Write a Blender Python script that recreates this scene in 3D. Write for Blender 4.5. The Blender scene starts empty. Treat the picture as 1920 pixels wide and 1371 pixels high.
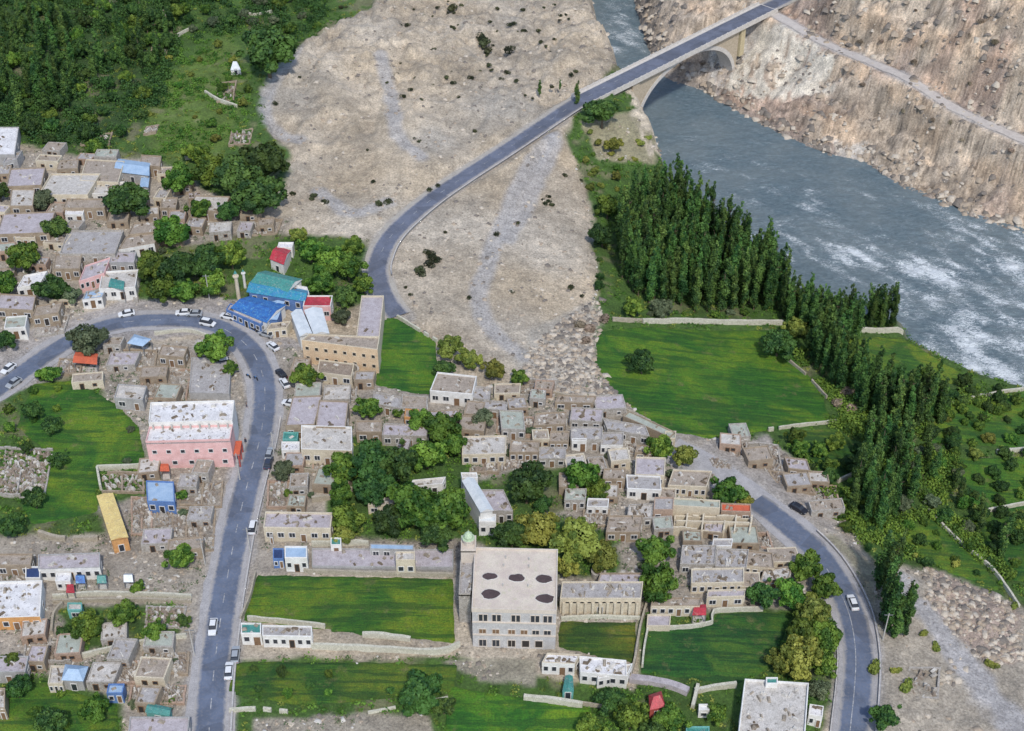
import bpy, bmesh, math, random
import numpy as np
from mathutils import Vector, Matrix
R = math.radians
random.seed(7); rng = np.random.default_rng(7)
scene = bpy.context.scene
COL = scene.collection
# ---------------------------------------------------------------- camera
CAM_H, PITCH, FPX, CX, CY = 215.0, 38.0, 2600.0, 960.0, 685.5
cam = bpy.data.cameras.new('camera'); cam.sensor_width = 36.0; cam.lens = 36.0*FPX/1920.0
cam.clip_start = 1.0; cam.clip_end = 8000.0
camo = bpy.data.objects.new('camera', cam); COL.objects.link(camo)
camo.location = (0, 0, CAM_H); camo.rotation_euler = (R(90-PITCH), 0, 0)
scene.camera = camo
# ---------------------------------------------------------------- light
SUN_EL, SUN_AZ = 52.0, 168.0          # azimuth from +Y, clockwise: sun behind the camera, a little right
sd = Vector((math.sin(R(SUN_AZ))*math.cos(R(SUN_EL)), math.cos(R(SUN_AZ))*math.cos(R(SUN_EL)), math.sin(R(SUN_EL))))
world = bpy.data.worlds.new('World'); scene.world = world; world.use_nodes = True
wn = world.node_tree; bg = wn.nodes['Background']
sky = wn.nodes.new('ShaderNodeTexSky'); sky.sky_type = 'NISHITA'; sky.sun_disc = False
sky.sun_elevation = R(SUN_EL); sky.sun_rotation = R(SUN_AZ)
wn.links.new(sky.outputs[0], bg.inputs[0]); bg.inputs[1].default_value = 0.15
sun = bpy.data.lights.new('sun', 'SUN'); sun.energy = 2.25; sun.angle = R(4); sun.color = (1.0, 0.95, 0.87)
suno = bpy.data.objects.new('sun', sun); COL.objects.link(suno)
suno.rotation_euler = sd.to_track_quat('Z', 'Y').to_euler()
vs = scene.view_settings; vs.view_transform = 'Standard'; vs.look = 'None'; vs.exposure = 0.40; vs.gamma = 1.0
# ---------------------------------------------------------------- measuring: photograph pixel -> point in the world
cp, sp = math.cos(R(PITCH)), math.sin(R(PITCH))
def ray(px, py):
    a = (px-CX)/FPX; b = -(py-CY)/FPX
    return np.array([a, cp + b*sp, -sp + b*cp])
def onz(px, py, z):
    d = ray(px, py); t = (z-CAM_H)/d[2]
    return np.array([d[0]*t, d[1]*t])
def hashn(ix, iy, s):
    n = (ix*374761393 + iy*668265263 + s*1442695041) & 0xffffffff
    n = ((n ^ (n >> 13))*1274126177) & 0xffffffff
    return ((n ^ (n >> 16)) & 0xffff)/65535.0
def vnoise(x, y, s=0):
    ix = np.floor(x).astype(np.int64); iy = np.floor(y).astype(np.int64)
    fx = x-ix; fy = y-iy; fx = fx*fx*(3-2*fx); fy = fy*fy*(3-2*fy)
    a = hashn(ix, iy, s); b = hashn(ix+1, iy, s); c = hashn(ix, iy+1, s); d = hashn(ix+1, iy+1, s)
    return (a*(1-fx)+b*fx)*(1-fy) + (c*(1-fx)+d*fx)*fy
def fbm(x, y, o=4, s=0):
    r = 0; a = 0.5; t = 0
    for k in range(o):
        r = r + a*vnoise(x*2**k, y*2**k, s+k*17); t += a; a *= 0.5
    return r/t
def sstep(a, b, x):
    t = np.clip((x-a)/(b-a), 0, 1); return t*t*(3-2*t)
def segdist(X, Y, pts, closed=False, attrs=None):
    """distance of many points to a polyline, and the attribute / arc value of the nearest place"""
    n = len(pts); best = np.full(X.shape, 1e9); av = np.zeros(X.shape)
    for i in range(n if closed else n-1):
        a = pts[i]; b = pts[(i+1) % n]; dx, dy = b[0]-a[0], b[1]-a[1]; L = dx*dx+dy*dy+1e-9
        t = np.clip(((X-a[0])*dx+(Y-a[1])*dy)/L, 0, 1)
        d = np.hypot(X-a[0]-t*dx, Y-a[1]-t*dy); m = d < best; best = np.where(m, d, best)
        if attrs is not None:
            av = np.where(m, attrs[i]*(1-t)+attrs[(i+1) % n]*t, av)
    return best, av
def inpoly(X, Y, pts):
    r = np.zeros(X.shape, bool); n = len(pts)
    for i in range(n):
        x1, y1 = pts[i][0], pts[i][1]; x2, y2 = pts[(i+1) % n][0], pts[(i+1) % n][1]
        if y1 == y2: continue
        c = ((y1 > Y) != (y2 > Y)) & (X < (x2-x1)*(Y-y1)/(y2-y1)+x1)
        r ^= c
    return r
# ---------------------------------------------------------------- the lie of the land
WATER = -22.0
CP = [(-300,1450,1),(0,1371,0),(400,1371,0),(900,1371,-1),(1300,1371,-2),(1600,1371,-3),(1900,1400,-8),(2200,1371,-10),
 (-300,1000,3),(0,1000,1),(450,1000,0),(900,1000,0),(1300,1000,-3),(1600,1000,-7),(1750,1200,-7),(1900,1000,-13),(2200,1000,-14),
 (-300,700,5),(0,700,2),(300,620,1.5),(450,650,1),(700,560,0),(900,620,-1),(1000,760,-2),(1150,700,-5),(1300,700,-8),(1500,750,-11),(1700,720,-14),(1850,850,-14),
 (0,400,8),(250,350,6),(500,300,5),(500,500,2),(0,100,14),(300,100,10),(-300,100,18),(600,100,8),(800,100,5),(1000,50,3),(1000,200,2),(900,320,1.5),
 (1080,200,1.5),(1150,135,1),(1150,230,0),(1100,0,1.5),(1200,250,-3),(1150,350,-6),(1100,500,-4),(1230,400,-12),(1280,560,-13),(1450,590,-15),(1600,620,-17),(720,500,1),(800,400,1.5),
 (1460,8,2),(1420,30,1),(1540,75,0.5),(1620,110,0),(1770,190,-1),(1920,262,-3),(2200,400,-6),(1500,-60,12),(1700,0,18),(1900,0,30),(1920,120,16),(2200,100,34),(1700,-150,36),
 (1320,0,-2),(1420,-60,8),(1280,-100,4),(1000,-150,6),(600,-150,12),(200,-150,20)]
cw = np.array([list(onz(a, b, z))+[z] for a, b, z in CP])
def tps(r): return np.where(r > 1e-6, r*r*np.log(r+1e-9), 0)
_n = len(cw); _S = 100.0
_P = cw[:, :2]/_S
_A = np.zeros((_n+3, _n+3)); _A[:_n, :_n] = tps(np.hypot(_P[:, None, 0]-_P[None, :, 0], _P[:, None, 1]-_P[None, :, 1])) + np.eye(_n)*0.02
_A[:_n, _n] = 1; _A[:_n, _n+1:] = _P; _A[_n, :_n] = 1; _A[_n+1:, :_n] = _P.T
_w = np.linalg.solve(_A, np.concatenate([cw[:, 2], [0, 0, 0]]))
def plateau(X, Y):
    x = X/_S; y = Y/_S; r = _w[_n] + _w[_n+1]*x + _w[_n+2]*y
    for i in range(_n): r = r + _w[i]*tps(np.hypot(x-_P[i, 0], y-_P[i, 1]))
    return r
GX0, GX1, GY0, GY1 = -360, 380, 80, 800
gx = np.arange(GX0, GX1+1.0, 1.0); gy = np.arange(GY0, GY1+1.0, 1.0)
cxg, cyg = np.meshgrid(np.arange(GX0, GX1+5.0, 4.0), np.arange(GY0, GY1+5.0, 4.0))
Pc = plateau(cxg, cyg)
def bil(grid, x, y, x0, y0, st):
    fx = np.clip((x-x0)/st, 0, grid.shape[1]-1.001); fy = np.clip((y-y0)/st, 0, grid.shape[0]-1.001)
    ix = fx.astype(int); iy = fy.astype(int); fx = fx-ix; fy = fy-iy
    return (grid[iy, ix]*(1-fx)+grid[iy, ix+1]*fx)*(1-fy)+(grid[iy+1, ix]*(1-fx)+grid[iy+1, ix+1]*fx)*fy
GXm, GYm = np.meshgrid(gx, gy)
HG = bil(Pc, GXm, GYm, GX0, GY0, 4.0)
HG = np.clip(HG, -19, 60)
# river banks: near bank (first ones are cliff tops whose foot lies W metres out), far bank
NB = [(1065,-120,2,7),(1085,-60,2,7),(1103,0,1.5,7),(1125,60,1,7),(1143,108,1,7),(1178,150,0.5,6),(1212,205,0,6),(1226,262,-3,7)]
riv = [tuple(onz(a, b, z)+np.array([w, 0])) for a, b, z, w in NB]; rw = [w for *_, w in NB]
for a, b, w in [(1265,382,7),(1335,436,8),(1400,480,8),(1455,524,8),(1550,566,8),(1630,592,6),(1690,604,5),(1706,640,5),(1770,672,5),(1840,702,6),(1920,728,6),(2060,765,6),(2400,860,8)]:
    riv.append(tuple(onz(a, b, WATER))); rw.append(w)
FB = [(2400,560,30),(2060,480,30),(1920,437,30),(1810,405,30),(1740,372,26),(1690,352,26),(1650,325,24),(1622,302,22),(1570,294,24),(1520,278,24),(1450,245,32),(1380,208,40),(1310,168,42),(1262,152,32),(1236,138,20),(1216,90,14),(1200,40,14),(1190,0,14),(1175,-60,14),(1160,-120,14)]
for a, b, w in FB:
    riv.append(tuple(onz(a, b, WATER))); rw.append(w)
rd, rW = segdist(GXm, GYm, riv, True, rw)
rin = inpoly(GXm, GYm, riv)
ndj = 1+0.35*(fbm(GXm/9, GYm/9, 3, 5)-0.5)*2
prof = np.clip(rd/(rW*ndj), 0, 1); prof = np.sin(prof*math.pi/2)**0.9
HG0 = np.where(rin, WATER-0.3-np.minimum(rd*0.5, 3.0), WATER-0.3+(HG-WATER+0.3)*prof)
HG = HG0
def hgt(x, y): return bil(HG, np.asarray(x, float), np.asarray(y, float), GX0, GY0, 1.0)
def g3(px, py):
    """where the ray through a photograph pixel meets the land"""
    d = ray(px, py); t0 = (45-CAM_H)/d[2]; t1 = (-27-CAM_H)/d[2]
    t = np.linspace(t0, t1, 500); z = CAM_H+d[2]*t
    h = hgt(d[0]*t, d[1]*t); i = int(np.argmax(h >= z))
    if i == 0: i = 499
    a = (z-h)[i-1]; b = (z-h)[i]; f = a/(a-b+1e-9); tt = t[i-1]+(t[i]-t[i-1])*f
    return np.array([d[0]*tt, d[1]*tt])
def gp(px, py):
    p = g3(px, py); return Vector((p[0], p[1], float(hgt(p[0], p[1]))))
def smooth_line(pts, step=2.0):
    """Catmull-Rom through world points, resampled"""
    P = [np.array(p, float) for p in pts]; P = [2*P[0]-P[1]]+P+[2*P[-1]-P[-2]]; out = []
    for i in range(1, len(P)-2):
        n = max(2, int(np.linalg.norm(P[i+1][:2]-P[i][:2])/step))
        for k in range(n):
            t = k/n
            out.append(0.5*((2*P[i])+(-P[i-1]+P[i+1])*t+(2*P[i-1]-5*P[i]+4*P[i+1]-P[i+2])*t*t+(-P[i-1]+3*P[i]-3*P[i+1]+P[i+2])*t**3))
    out.append(P[-2]); return out
# roads: centre line in the photograph
ROADS = {}
def road_line(name, px, zs=None, half=3.1, shoulder=1.4, sm=9):
    w = []
    for i, (a, b) in enumerate(px):
        if zs and zs[i] is not None: q = onz(a, b, zs[i]); w.append((q[0], q[1], zs[i]))
        else: q = g3(a, b); w.append((q[0], q[1], float(hgt(q[0], q[1]))))
    L = np.array(smooth_line(w, 2.0)); z = L[:, 2].copy()
    for _ in range(sm): z[1:-1] = (z[:-2]+2*z[1:-1]+z[2:])/4
    L[:, 2] = z; ROADS[name] = (L, half, shoulder); return L
road_line('main', [(385,1470),(392,1371),(402,1250),(420,1120),(442,1000),(466,900),(488,820),(497,745),(490,695),(465,650),(420,617),(370,603),(300,600),(220,606),(160,625),(100,657),(50,692),(0,727),(-90,775),(-200,820)])
BZ = 2.0
road_line('bridge', [(747,592),(722,560),(708,520),(710,488),(735,440),(800,381),(868,333),(935,290),(1010,240),(1085,191),(1180,139),(1280,90),(1380,42),(1462,3),(1560,-48),(1640,-90)],
          [None,None,None,None,None,1.6,1.7,1.8,1.9,BZ,BZ,BZ,BZ,BZ,3.5,5.0], half=3.0, shoulder=1.1)
road_line('east', [(1255,842),(1330,880),(1400,928),(1455,968),(1505,1010),(1545,1052),(1578,1105),(1600,1160),(1610,1225),(1608,1290),(1600,1371),(1590,1470)])
road_line('track', [(1440,20),(1480,42),(1540,78),(1620,112),(1700,146),(1770,192),(1840,228),(1925,265),(2050,330),(2250,420)], half=1.7, shoulder=0.8)
# bridge span: grade must not be flattened here
BA = onz(1092, 187, BZ); BB = onz(1437, 15, BZ)
for nm, (L, hw, sh) in ROADS.items():
    box = (GXm > L[:, 0].min()-14) & (GXm < L[:, 0].max()+14) & (GYm > L[:, 1].min()-14) & (GYm < L[:, 1].max()+14)
    X = GXm[box]; Y = GYm[box]
    d, z = segdist(X, Y, L[::2] if len(L) > 60 else L, False, (L[::2] if len(L) > 60 else L)[:, 2])
    wgt = 1-sstep(hw+sh+0.8, hw+sh+7.0, d)
    if nm == 'bridge':
        u = ((X-BA[0])*(BB[0]-BA[0])+(Y-BA[1])*(BB[1]-BA[1]))/np.sum((BB-BA)**2)
        wgt = wgt*np.where((u > 0.10) & (u < 0.98), 0, 1)
    HG[box] = HG[box]*(1-wgt)+(z-0.10)*wgt
HC = []       # centre and reach of every house, so that huts keep clear of them
# ---------------------------------------------------------------- naming
def tag(o, label=None, cat=None, group=None, kind=None):
    if label: o['label'] = label
    if cat: o['category'] = cat
    if group: o['group'] = group
    if kind: o['kind'] = kind
    return o
def empty(name, loc, rz=0.0, label=None, cat=None, group=None):
    o = bpy.data.objects.new(name, None); COL.objects.link(o); o.location = loc; o.rotation_euler = (0, 0, rz)
    o.empty_display_size = 0.5
    return tag(o, label, cat, group)
def npmesh(name, V, F, mats, colors=None, smooth=False, midx=None, parent=None):
    me = bpy.data.meshes.new(name); V = np.asarray(V, np.float32); F = np.asarray(F, np.int32); k = F.shape[1]
    me.vertices.add(len(V)); me.vertices.foreach_set('co', V.ravel())
    me.loops.add(F.size); me.loops.foreach_set('vertex_index', F.ravel())
    me.polygons.add(len(F)); me.polygons.foreach_set('loop_start', np.arange(0, F.size, k, dtype=np.int32))
    if smooth: me.polygons.foreach_set('use_smooth', np.ones(len(F), bool))
    if midx is not None: me.polygons.foreach_set('material_index', np.asarray(midx, np.int32))
    for m in (mats if isinstance(mats, (list, tuple)) else [mats]): me.materials.append(m)
    if colors:
        for cn, c in colors.items():
            c = np.asarray(c, np.float32)
            if c.ndim == 1:
                at = me.attributes.new(cn, 'FLOAT', 'POINT'); at.data.foreach_set('value', c)
            else:
                at = me.attributes.new(cn, 'FLOAT_COLOR', 'POINT'); at.data.foreach_set('color', np.hstack([c, np.ones((len(c), 1), np.float32)]).ravel())
    me.update(calc_edges=True)
    o = bpy.data.objects.new(name, me); COL.objects.link(o); o.parent = parent
    return o
class MB:
    def __init__(s): s.v = []; s.f = []; s.m = []
    def quad(s, a, b, c, d, m=0):
        n = len(s.v); s.v += [tuple(a), tuple(b), tuple(c), tuple(d)]; s.f.append((n, n+1, n+2, n+3)); s.m.append(m)
    def poly(s, pts, m=0):
        n = len(s.v); s.v += [tuple(p) for p in pts]; s.f.append(tuple(range(n, n+len(pts)))); s.m.append(m)
    def hexa(s, b, t, m=0):
        """b, t: four bottom and four top corners, counter-clockwise from above"""
        n = len(s.v); s.v += [tuple(p) for p in b]+[tuple(p) for p in t]
        for f in ((3,2,1,0),(4,5,6,7),(0,1,5,4),(1,2,6,5),(2,3,7,6),(3,0,4,7)):
            s.f.append(tuple(n+i for i in f)); s.m.append(m)
    def box(s, c, sx, sy, sz, m=0, rz=0.0, tx=1.0, ty=1.0):
        ca, sa = math.cos(rz), math.sin(rz); B = []; T = []
        for (x, y) in ((-1,-1),(1,-1),(1,1),(-1,1)):
            X, Y = x*sx/2, y*sy/2; B.append((c[0]+X*ca-Y*sa, c[1]+X*sa+Y*ca, c[2]))
            X, Y = X*tx, Y*ty; T.append((c[0]+X*ca-Y*sa, c[1]+X*sa+Y*ca, c[2]+sz))
        s.hexa(B, T, m)
    def tube(s, a, b, r0, r1, n=8, m=0, cap=True):
        a = Vector(a); b = Vector(b); d = (b-a).normalized(); u = d.orthogonal().normalized(); w = d.cross(u)
        k = len(s.v)
        for p, r in ((a, r0), (b, r1)):
            for i in range(n):
                t = 2*math.pi*i/n; s.v.append(tuple(p+u*math.cos(t)*r+w*math.sin(t)*r))
        for i in range(n): s.f.append((k+i, k+(i+1) % n, k+n+(i+1) % n, k+n+i)); s.m.append(m)
        if cap: s.f.append(tuple(k+n+i for i in range(n))); s.m.append(m); s.f.append(tuple(k+n-1-i for i in range(n))); s.m.append(m)
    def build(s, name, mats, parent=None, smooth=False, origin=None):
        me = bpy.data.meshes.new(name); vv = s.v
        if origin is not None: vv = [(x-origin[0], y-origin[1], z-origin[2]) for x, y, z in s.v]
        me.from_pydata(vv, [], s.f)
        for m in (mats if isinstance(mats, (list, tuple)) else [mats]): me.materials.append(m)
        me.polygons.foreach_set('material_index', s.m)
        if smooth: me.polygons.foreach_set('use_smooth', [True]*len(s.f))
        me.update(); o = bpy.data.objects.new(name, me); COL.objects.link(o); o.parent = parent
        if origin is not None and parent is None: o.location = origin
        return o
def copy_tree(o, parent=None):
    c = o.copy(); COL.objects.link(c); c.parent = parent
    for ch in o.children: copy_tree(ch, c)
    return c
# ---------------------------------------------------------------- materials
def nt(name):
    m = bpy.data.materials.new(name); m.use_nodes = True; t = m.node_tree
    return m, t, t.nodes, t.links, t.nodes['Principled BSDF']
def noise(N, L, co, scale, detail=4, rough=0.6, dist=0.0):
    n = N.new('ShaderNodeTexNoise'); n.inputs['Scale'].default_value = scale; n.inputs['Detail'].default_value = detail
    n.inputs['Roughness'].default_value = rough; n.inputs['Distortion'].default_value = dist; L.new(co, n.inputs['Vector']); return n.outputs['Fac']
def mixc(N, L, f, a, b, blend='MIX'):
    x = N.new('ShaderNodeMix'); x.data_type = 'RGBA'; x.blend_type = blend
    for s, v in ((0, f), (6, a), (7, b)):
        if hasattr(v, 'is_linked'): L.new(v, x.inputs[s])
        elif s == 0: x.inputs[0].default_value = v
        else: x.inputs[s].default_value = (*v, 1)
    return x.outputs[2]
def ramp(N, L, f, lo, hi):
    r = N.new('ShaderNodeMapRange'); r.inputs[1].default_value = lo; r.inputs[2].default_value = hi; L.new(f, r.inputs[0]); return r.outputs[0]
def mth(N, L, op, a, b):
    x = N.new('ShaderNodeMath'); x.operation = op
    for i, v in enumerate((a, b)):
        if hasattr(v, 'is_linked'): L.new(v, x.inputs[i])
        else: x.inputs[i].default_value = v
    return x.outputs[0]
def wpos(N): return N.new('ShaderNodeNewGeometry').outputs['Position']
MC = {}
def M(name, c, c2=None, scale=0.6, rough=0.85, bump=0.15, fine=0.35, metal=0.0, stain=None, corr=0.0):
    """matt building surface: two tones in patches, grime speckle and a stain colour of its own"""
    if name in MC: return MC[name]
    m, t, N, L, B = nt(name); P = wpos(N)
    c2 = c2 or tuple(min(1, x*0.72) for x in c)
    col = mixc(N, L, ramp(N, L, noise(N, L, P, scale, 5, 0.65), 0.38, 0.62), c, c2)
    if stain:
        col = mixc(N, L, ramp(N, L, noise(N, L, P, scale*2.7, 4, 0.7, 0.6), 0.56, 0.66), col, stain)
    f = noise(N, L, P, 5.0, 3, 0.7); v = ramp(N, L, f, 0.3, 0.7)
    g = N.new('ShaderNodeMapRange'); L.new(v, g.inputs[0]); g.inputs[3].default_value = 1-fine; g.inputs[4].default_value = 1+fine*0.5
    col = mixc(N, L, 1.0, col, g.outputs[0], 'MULTIPLY')
    if corr:
        w = N.new('ShaderNodeTexWave'); w.inputs['Scale'].default_value = corr; w.bands_direction = 'X'; L.new(P, w.inputs['Vector'])
        hb = w.outputs['Fac']
    else: hb = f
    L.new(col, B.inputs['Base Color']); B.inputs['Roughness'].default_value = rough; B.inputs['Metallic'].default_value = metal
    b = N.new('ShaderNodeBump'); b.inputs['Strength'].default_value = bump; b.inputs['Distance'].default_value = 0.2
    L.new(hb, b.inputs['Height']); L.new(b.outputs[0], B.inputs['Normal'])
    MC[name] = m; return m
def plain(name, c, rough=0.5, metal=0.0):
    if name in MC: return MC[name]
    m, t, N, L, B = nt(name); P = wpos(N)
    L.new(mixc(N, L, noise(N, L, P, 2.5, 3), tuple(x*0.8 for x in c), c), B.inputs['Base Color'])
    B.inputs['Roughness'].default_value = rough; B.inputs['Metallic'].default_value = metal; MC[name] = m; return m
W = {  # walls
 'mud': M('mud_wall', (.36,.29,.21), (.27,.21,.15)), 'stone': M('stone_wall', (.46,.43,.39), (.32,.29,.25), 1.6, bump=.5, fine=.5),
 'cream': M('cream_render', (.62,.55,.42), (.52,.45,.34)), 'white': M('white_render', (.74,.73,.70), (.62,.60,.56), fine=.2),
 'pink': M('pink_render', (.72,.46,.44), (.62,.37,.35), fine=.2), 'orange': M('orange_render', (.62,.33,.12), (.5,.25,.1)),
 'brick': M('brick_wall', (.44,.31,.23), (.34,.25,.19), 1.2, fine=.45), 'grey': M('grey_render', (.40,.39,.38), (.30,.29,.28)),
 'teal': M('teal_render', (.16,.42,.38), (.12,.33,.30)), 'red': M('red_render', (.45,.10,.08), (.34,.07,.06)), 'blue': M('blue_render', (.12,.22,.45), (.08,.16,.36))}
RF = {  # roofs
 'mud': M('mud_roof', (.40,.34,.28), (.31,.26,.21), .8, fine=.45, stain=(.20,.16,.12)), 'grey': M('grey_roof', (.42,.40,.39), (.33,.31,.30), .7, fine=.4, stain=(.22,.20,.18)),
 'pale': M('pale_roof', (.56,.53,.49), (.44,.41,.37), .6, fine=.35, stain=(.26,.24,.21)), 'white': M('white_roof', (.72,.71,.71), (.58,.57,.57), .5, fine=.25, stain=(.24,.22,.24)),
 'lilac': M('lilac_grey_roof', (.46,.42,.44), (.37,.33,.34), .7, fine=.3, stain=(.25,.22,.22)), 'yellow': M('yellow_roof', (.70,.55,.22), (.60,.45,.18), .7, fine=.35, stain=(.50,.40,.24)),
 'blue': M('light_blue_tin', (.36,.48,.62), (.28,.40,.55), .6, .45, fine=.2, corr=2.0), 'deepblue': M('deep_blue_tin', (.04,.17,.46), (.03,.10,.33), .7, .5, fine=.5, corr=2.0, stain=(.16,.38,.52)),
 'cyan': M('sea_blue_tin', (.04,.20,.40), (.04,.27,.36), .7, .5, fine=.5, corr=2.0, stain=(.28,.42,.48)), 'teal': M('teal_tin', (.07,.28,.24), (.05,.21,.19), .7, .5, fine=.45, corr=2.0, stain=(.26,.32,.28)),
 'red': M('red_tin', (.50,.04,.06), (.36,.03,.04), .7, .5, fine=.45, corr=2.0, stain=(.40,.16,.13)), 'tinwhite': M('white_tin', (.66,.69,.70), (.54,.58,.60), .6, .4, fine=.15, corr=2.5),
 'orange': M('orange_red_sheet', (.60,.13,.06), (.46,.10,.05), .8, fine=.3), 'navy': M('navy_tarp', (.03,.06,.16), (.02,.04,.12)),
 'green': M('grey_green_roof', (.40,.43,.37), (.32,.34,.29), .7, fine=.35), 'earth': M('earth_fill', (.30,.25,.20), (.23,.18,.14), 1.0, fine=.5)}
GLASS = plain('dark_glass', (.035,.04,.05), .2); WOOD = M('brown_timber', (.22,.13,.07), None, 2.0); DARK = plain('dark_opening', (.03,.025,.022), .9)
WFR = plain('white_frame', (.65,.64,.62), .6); STEEL = plain('galvanised_steel', (.35,.36,.37), .45, .6); CONC = M('concrete', (.50,.48,.44), (.40,.38,.35), 1.2, fine=.3)
# ---------------------------------------------------------------- ground sheet
def wpoly(px): return [tuple(g3(a, b)) for a, b in px]
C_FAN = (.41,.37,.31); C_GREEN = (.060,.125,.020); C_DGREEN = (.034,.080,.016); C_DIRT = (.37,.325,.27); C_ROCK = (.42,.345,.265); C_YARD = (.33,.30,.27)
# name, pixels, albedo, softness (m), vegetation, roughness of the relief (m)
ZONES = [
 ('forest', [(-300,-200),(720,-200),(705,15),(640,40),(560,95),(500,160),(488,215),(545,290),(530,350),(455,420),(340,370),(300,330),(120,300),(60,270),(-300,230)], C_GREEN, 3, 1, .5),
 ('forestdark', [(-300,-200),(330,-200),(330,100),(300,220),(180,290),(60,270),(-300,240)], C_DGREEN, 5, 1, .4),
 ('meadow', [(300,150),(430,60),(470,140),(440,240),(420,290),(300,310),(270,240)], (.105,.17,.030), 3, .8, .3),
 ('village_nw', [(-300,230),(60,285),(300,300),(440,390),(560,410),(520,470),(440,520),(240,560),(60,620),(-300,720)], C_DIRT, 3, .15, .5),
 ('park', [(255,470),(480,440),(690,450),(700,560),(640,600),(560,560),(440,560),(255,565)], C_GREEN, 2, 1, .2),
 ('roadside', [(-200,770),(60,620),(240,560),(450,560),(560,640),(580,720),(520,760),(470,760),(440,660),(360,630),(200,640),(0,770)], (.36,.33,.31), 1.5, 0, .1),
 ('village_w', [(160,640),(440,640),(455,760),(400,1080),(180,1060),(180,880),(230,770),(140,700)], C_DIRT, 2, .1, .35),
 ('field_w', [(-200,830),(60,720),(140,700),(230,770),(270,860),(270,930),(185,950),(200,1000),(60,1010),(-200,1050)], C_GREEN, 2, 1, .2),
 ('village_sw', [(-200,1010),(60,1010),(400,1060),(370,1240),(355,1450),(230,1330),(120,1280),(-200,1300)], C_DIRT, 2, .2, .35),
 ('garden_sw', [(110,1140),(300,1130),(345,1160),(330,1190),(200,1215),(120,1235)], C_GREEN, 1.5, 1, .2),
 ('green_sw', [(-200,1290),(80,1265),(230,1310),(245,1450),(-200,1450)], C_GREEN, 2, 1, .2),
 ('village_c', [(500,640),(700,700),(810,735),(1010,725),(1080,620),(1120,700),(1260,800),(1440,830),(1570,930),(1620,1030),(1560,1100),(1480,1140),(1050,1170),(860,1080),(480,1080),(460,1180),(440,1450),(350,1450),(400,1080),(480,900),(520,760)], C_DIRT, 2, .12, .4),
 ('garden_c', [(610,850),(700,800),(870,800),(900,900),(1040,870),(1140,880),(1140,940),(1030,960),(1160,1000),(1160,1080),(1040,1080),(880,1010),(700,1010),(620,1010)], C_GREEN, 2, 1, .3),
 ('green_s', [(425,1235),(860,1235),(1010,1270),(1190,1290),(1380,1300),(1380,1450),(420,1450)], C_GREEN, 1.5, 1, .2),
 ('yard_s', [(480,1345),(800,1335),(830,1450),(470,1450)], (.33,.29,.23), 1, .1, .1),
 ('yard_b', [(820,1240),(1010,1235),(1000,1290),(900,1275)], (.33,.30,.23), 1, .2, .2),
 ('verge_se', [(1200,1150),(1480,1140),(1560,1090),(1580,1200),(1560,1300),(1540,1450),(1190,1450)], C_GREEN, 1.5, 1, .2),
 ('bank_green', [(1090,180),(1230,160),(1240,300),(1340,330),(1480,470),(1700,600),(1960,720),(2400,850),(2400,1400),(1920,1200),(1800,1090),(1640,1060),(1570,930),(1440,830),(1260,800),(1120,690),(1085,620),(1125,560),(1110,400),(1065,260)], C_GREEN, 2, 1, .4),
 ('bridge_head', [(1090,230),(1180,210),(1240,280),(1225,310),(1120,300)], (.33,.30,.19), 2, .3, .8),
 ('fan_s', [(1020,600),(1120,570),(1115,690),(1060,740),(1000,720),(960,680)], C_FAN, 3, 0, .5),
 ('quarry', [(1650,1060),(1760,1070),(1900,1130),(2300,1300),(2200,1500),(1620,1500),(1640,1200)], (.40,.35,.28), 2, 0, .6),
 ('quarry_rock', [(1740,1060),(1900,1140),(1910,1230),(1860,1250),(1760,1150)], (.42,.33,.27), 2, 0, .9),
 ('quarry_way', [(1665,1072),(1690,1068),(1765,1150),(1835,1240),(1960,1385),(1900,1400),(1790,1270),(1735,1180)], (.44,.42,.41), 3, 0, .1),
 ('se_slope', [(1560,1000),(1640,1060),(1650,1200),(1625,1200),(1600,1100),(1530,1010)], (.30,.27,.19), 1.5, .5, .3),
 ('pale_rock', [(1335,95),(1400,60),(1470,45),(1560,95),(1570,165),(1480,180),(1400,190),(1330,150)], (.66,.60,.50), 2, 0, 1.6),
 ('pale_rock', [(1172,168),(1215,160),(1232,215),(1240,300),(1215,295),(1188,225)], (.60,.52,.40), 1.5, 0, 1.2),
 ('pale_rock', [(1560,262),(1620,270),(1625,300),(1570,296)], (.62,.57,.50), 1.5, 0, .5),
 ('ne_lane', [(1290,835),(1440,815),(1580,950),(1560,1000),(1480,960),(1380,890)], (.40,.36,.32), 2, 0, .3),
]
FANW = [[(1035,262),(1000,310),(965,370),(935,430),(915,500),(895,560),(925,620),(985,670)], [(1045,262),(1020,320),(985,390),(950,450)], [(715,110),(735,190),(745,260),(790,300)], [(560,90),(510,160),(500,220),(560,260)], [(600,360),(660,400),(730,380)]]
uc = np.concatenate([-1.0*np.geomspace(8, 1.32, 12)[:-1], np.linspace(-1.3, 1.3, 980), np.geomspace(1.32, 8, 12)[1:]])
yc = np.concatenate([[-1500,-600,-150,20,80], np.linspace(118, 760, 640)**1.0, 765+np.geomspace(20, 4500, 10)])
yy = np.where((yc > 110) & (yc < 765), 118+(yc-118)*(0.72+0.28*(yc-118)/642), yc)
U, Y = np.meshgrid(uc, yy)
X = U*(96+0.27*np.clip(Y, 100, 800))
ins = (X > GX0) & (X < GX1) & (Y > GY0) & (Y < GY1)
Z = hgt(np.clip(X, GX0, GX1), np.clip(Y, GY0, GY1))
far = np.clip(np.maximum(np.maximum(X-GX1, GX0-X), np.maximum(Y-GY1, GY0-Y)), 0, None)
Z = Z + 60*sstep(0, 2500, far)*fbm(X/500, Y/500, 3, 3)
col = np.ones(X.shape+(3,))*np.array(C_FAN); veg = np.zeros(X.shape); rel = np.full(X.shape, .35)
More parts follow.
